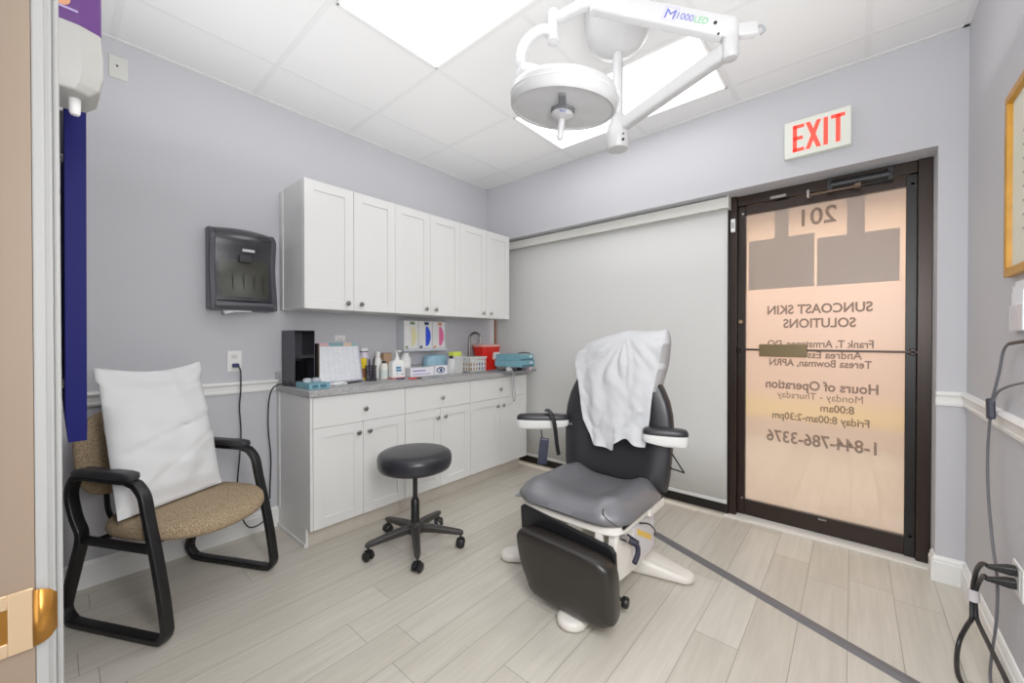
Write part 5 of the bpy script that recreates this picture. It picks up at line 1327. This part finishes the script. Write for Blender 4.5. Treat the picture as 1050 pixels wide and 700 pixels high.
obj('label_lines', bm, PURPLELT, lb, 0)
bm = nb(); prism(bm, [(0.014 * math.cos(2 * PI * k / 20), 0.013 * math.sin(2 * PI * k / 20)) for k in range(20)], lambda a, b, d: (d, 0.012 + a, 1.872 + b), -1.1500, -1.1488); obj('label_picture', bm, SKIN, lb, 0)
bm = nb(); lathe(bm, [(0, 0.02), (0.010, 0.02), (0.008, -0.028), (0.006, -0.032), (0, -0.032)], (-1.20, 0.032, 1.706), 16); obj('nozzle', bm, WHITEPLASTIC, t)
t = thing('blue_wall_board', 'tall deep blue board standing off the wall below the sanitizer dispenser', 'wall board', (-1.8, 0.02, 0.96))
bm = nb(); prism(bm, [(0.021, 1.83), (0.058, 1.83), (0.055, 0.966), (0.023, 0.966), (0.019, 1.03)], lambda a, b, d: (d, a, b), -2.15, -1.45); obj('board', bm, NAVY, t, 0, 0.001)
bm = nb()
for x in (-2.05, -1.60):
    for z in (1.1, 1.7): cyl(bm, (x, -0.014, z), (x, 0.024, z), 0.012, None, 12)
obj('stand_off', bm, KNOB, t)
t = thing('wall_poster', 'black poster with white drawings on the wall behind the blue board', 'poster', (-2.845, -0.20, 0.94))
obj('sheet', B(-2.849, -2.843, -0.46, 0.045, 0.975, 2.30), POSTER, t, 0)
bm = nb()
random.seed(3)
for (z, y, w, h) in ((2.0, 0.02, 0.012, 0.10), (1.92, 0.0, 0.016, 0.05), (1.86, 0.025, 0.02, 0.012), (1.12, 0.022, 0.014, 0.03), (1.02, 0.018, 0.02, 0.025), (1.20, 0.03, 0.012, 0.012)):
    prism(bm, [(y + w * math.cos(2 * PI * k / 14) * 0.9, z + h * math.sin(2 * PI * k / 14)) for k in range(14)], lambda a, b, d: (d, a, b), -2.8425, -2.842)
for k in range(9): box(bm, -2.8425, -2.842, -0.38, -0.04, 1.2 + k * 0.09, 1.2 + k * 0.09 + 0.02)
obj('drawing', bm, POSTERINK, t, 0)
bm = nb(); box(bm, -2.8425, -2.842, -0.02, 0.04, 1.70, 1.80); obj('print_patch', bm, POSTERINK, t, 0)

# ------------------------------------------------------------------ right wall
t = thing('picture_frame', 'golden wood picture frame with a pale sheet on the wall beside the glass door', 'picture frame', (0.42, 1.85, 1.43))
bm = nb(); ya, yb, za, zb, w = 1.52, 2.185, 1.432, 2.06, 0.030
for a in ((ya, yb, za, za + w), (ya, yb, zb - w, zb), (ya, ya + w, za + w, zb - w), (yb - w, yb, za + w, zb - w)): box(bm, 0.398, 0.4195, *a)
obj('frame', bm, GOLD, t, 0, 0.004)
obj('mat_sheet', B(0.412, 0.419, ya + w, yb - w, za + w, zb - w), PICTURE, t, 0)
bm = nb()
for k in range(8): box(bm, 0.4112, 0.4121, ya + 0.14, yb - 0.14, za + 0.14 + k * 0.045, za + 0.146 + k * 0.045)
obj('print_lines', bm, GREYPLASTIC, t, 0)
t = thing('leaflet_holder', 'clear leaflet holder with white leaflets under the golden picture frame', 'leaflet holder', (0.42, 2.08, 1.25))
bm = nb(); box(bm, 0.404, 0.4195, 2.0, 2.135, 1.245, 1.249); box(bm, 0.403, 0.405, 2.0, 2.135, 1.245, 1.33); box(bm, 0.4175, 0.4195, 2.0, 2.135, 1.245, 1.38); obj('holder', bm, GLASSCLEAR, t, 0)
t = thing('leaflet', 'white leaflets fanned in the clear holder on the wall', 'leaflet', (0.41, 2.07, 1.25))
bm = nb()
box(bm, 0.4065, 0.4085, 2.008, 2.127, 1.2495, 1.375); box(bm, 0.4095, 0.4120, 2.012, 2.132, 1.2495, 1.395); box(bm, 0.4130, 0.4150, 2.006, 2.120, 1.2495, 1.410); obj('sheets', bm, M('leaflet_white', (228, 230, 236), 0.6), t, 0)
t = thing('wall_outlet', 'white outlet plate near the baseboard with two black plugs, beside the golden frame wall', 'outlet', (0.42, 2.09, 0.44))
bm = nb(); box(bm, 0.414, 0.4195, 2.02, 2.13, 0.37, 0.475); obj('cover_plate', bm, WHITEPLASTIC, t, 0, 0.002)
bm = nb(); box(bm, 0.4125, 0.4145, 2.045, 2.105, 0.385, 0.46); obj('socket', bm, M('outlet_face', (214, 214, 212), 0.4), t, 0, 0.001)
def plug(c_, y, z):
    bm = nb(); loft(bm, [[(x, y + a, z + b - (0.41 - x) * 0.12) for a, b in rrect(w_, h_, 0.005)] for x, w_, h_ in ((0.4115, 0.017, 0.014), (0.395, 0.017, 0.014), (0.375, 0.012, 0.011), (0.350, 0.007, 0.007))])
    obj('plug', bm, CORDBLACK, c_, 40)
c_ = thing('power_cable', 'thicker black power cable in the upper socket near the baseboard, looping out over the floor', 'cable', (0.40, 2.08, 0.45))
plug(c_, 2.075, 0.452)
bm = nb(); tube(bm, [(0.352, 2.077, 0.445), (0.345, 2.12, 0.432), (0.345, 2.20, 0.372), (0.345, 2.245, 0.300), (0.345, 2.262, 0.25), (0.343, 2.25, 0.20), (0.340, 2.235, 0.175), (0.332, 2.26, 0.13), (0.315, 2.27, 0.06), (0.300, 2.21, 0.018), (0.292, 2.12, 0.009), (0.303, 2.06, 0.009), (0.34, 2.0, 0.009), (0.385, 1.95, 0.009)], 0.0075); obj('cable', bm, CORDBLACK, c_)
bm = nb(); cyl(bm, (0.349, 2.263, 0.275), (0.348, 2.262, 0.232), 0.016, 0.016, 14); obj('tie_label', bm, M('pale_tag', (206, 200, 204), 0.6), c_)
c_ = thing('power_cable', 'thinner black power cable in the lower socket near the baseboard, running along the baseboard', 'cable', (0.40, 2.09, 0.40))
plug(c_, 2.085, 0.405)
bm = nb(); tube(bm, [(0.352, 2.087, 0.395), (0.352, 2.13, 0.388), (0.355, 2.21, 0.335), (0.353, 2.25, 0.285), (0.352, 2.262, 0.25), (0.352, 2.25, 0.20), (0.352, 2.225, 0.180), (0.358, 2.16, 0.165), (0.362, 2.05, 0.16), (0.366, 1.95, 0.155), (0.372, 1.85, 0.13), (0.375, 1.7, 0.06)], 0.007); obj('cable', bm, CORDBLACK, c_)
c_ = thing('inline_cable', 'thin grey cord with a black inline block hanging down the wall across the chair rail', 'cord', (0.39, 2.3, 1.0))
bm = nb(); tube(bm, [(0.402, 1.90, 1.214), (0.400, 1.962, 1.210), (0.397, 2.04, 1.206), (0.397, 2.115, 1.200), (0.396, 2.165, 1.172), (0.394, 2.20, 1.10), (0.388, 2.235, 1.02), (0.386, 2.25, 0.985), (0.386, 2.268, 0.93), (0.386, 2.30, 0.80), (0.386, 2.29, 0.65), (0.386, 2.225, 0.485), (0.386, 2.155, 0.37), (0.384, 2.15, 0.235), (0.380, 2.18, 0.10), (0.375, 2.17, 0.012), (0.37, 2.05, 0.006), (0.38, 1.85, 0.006)], 0.0042); obj('cable', bm, CORDGREY, c_)
bm = nb(); tube(bm, [(0.405, 1.90, 1.098), (0.403, 1.958, 1.085), (0.398, 2.10, 1.060), (0.392, 2.20, 1.03), (0.386, 2.243, 0.985)], 0.0038); obj('branch_cable', bm, CORDGREY, c_)
mt = Matrix.Translation((0.384, 2.252, 0.962)) @ Matrix.Rotation(-0.15, 4, 'X')
obj('inline_block', B(-0.010, 0.010, -0.017, 0.017, -0.038, 0.038, mtx=mt), M('dark_navy_block', (22, 22, 44), 0.5), c_, 0, 0.005)
obj('cord_sleeve', (lambda b: (tube(b, [(0.399, 1.90, 1.214), (0.397, 2.03, 1.207), (0.3965, 2.09, 1.203)], 0.006), b)[1])(nb()), CORDBLACK, c_)
t = thing('door_sensor', 'small white door sensor on the dark frame beside the shade valance', 'sensor', (-0.625, 3.05, 1.99))
bm = nb(); box(bm, -0.638, -0.612, 3.028, 3.0495, 1.945, 2.035); obj('case', bm, WHITEPLASTIC, t, 0, 0.005, 3)
bm = nb(); box(bm, -0.632, -0.618, 3.0265, 3.0285, 1.97, 2.01); obj('cover_lens', bm, GREYPLASTIC, t, 0, 0.001)

# ------------------------------------------------------------------ light
def area(name, loc, rot, sx, sy, power, col=(1, 1, 1)):
    l = bpy.data.lights.new(name, 'AREA'); l.shape = 'RECTANGLE'; l.size = sx; l.size_y = sy; l.energy = power; l.color = col
    o = bpy.data.objects.new(name, l); COL.objects.link(o); o.location = loc; o.rotation_euler = rot
    return o
area('corridor_fill', (-0.5, 4.5, 2.70), (0, 0, 0), 4.0, 1.6, 130, (1.0, 0.93, 0.84))  # unseen area light added to brighten the corridor wall behind the glass
area('hall_ceiling_fill', (-0.45, -1.0, 2.70), (0, 0, 0), 1.2, 0.8, 2, (1, 1, 1))  # unseen fill added above the hallway behind the camera
# unseen fill lights added to brighten the ceiling, walls and floor
area('ceiling_fill', (-1.15, 1.1, 2.25), (PI, 0, 0), 3.0, 3.0, 13.5, (1, 1, 1))
area('ceiling_fill_front', (-2.0, 0.45, 2.0), (PI, 0, 0), 0.9, 0.9, 2.4, (1, 1, 1))
area('doorway_fill', (0.20, 0.36, 1.50), Vector((-1.25, 2.0, -0.8)).to_track_quat('-Z', 'Y').to_euler(), 0.7, 0.6, 30, (1, 1, 1))
area('high_fill', (0.16, 0.34, 2.2), Vector((-1.7, 1.2, -1.8)).to_track_quat('-Z', 'Y').to_euler(), 0.5, 0.5, 11, (1, 1, 1))
area('hall_fill', (-0.08, -0.75, 1.05), Vector((-0.55, 1.0, -0.05)).to_track_quat('-Z', 'Y').to_euler(), 0.8, 1.7, 7, (1, 1, 1))
world = bpy.data.worlds.new('soft_daylight'); scene.world = world; world.use_nodes = True
world.node_tree.nodes['Background'].inputs['Color'].default_value = (0.9, 0.92, 1.0, 1)
world.node_tree.nodes['Background'].inputs['Strength'].default_value = 0.6

# ------------------------------------------------------------------ camera and picture settings
cd = bpy.data.cameras.new('camera'); cam = bpy.data.objects.new('camera', cd); COL.objects.link(cam)
cd.sensor_fit = 'HORIZONTAL'; cd.sensor_width = 36.0; cd.lens = 406.0 / 1050.0 * 36.0
cd.clip_start = 0.02
cam.location = (0, 0, 1.22); cam.rotation_euler = (math.radians(90 - 0.42), 0, math.radians(40.76))
scene.camera = cam
scene.view_settings.view_transform = 'Standard'
scene.view_settings.look = 'None'
scene.view_settings.exposure = 0.0
scene.view_settings.gamma = 1.12
scene.cycles.use_denoising = True
scene.cycles.max_bounces = 10
scene.cycles.diffuse_bounces = 6
scene.cycles.sample_clamp_indirect = 8.0
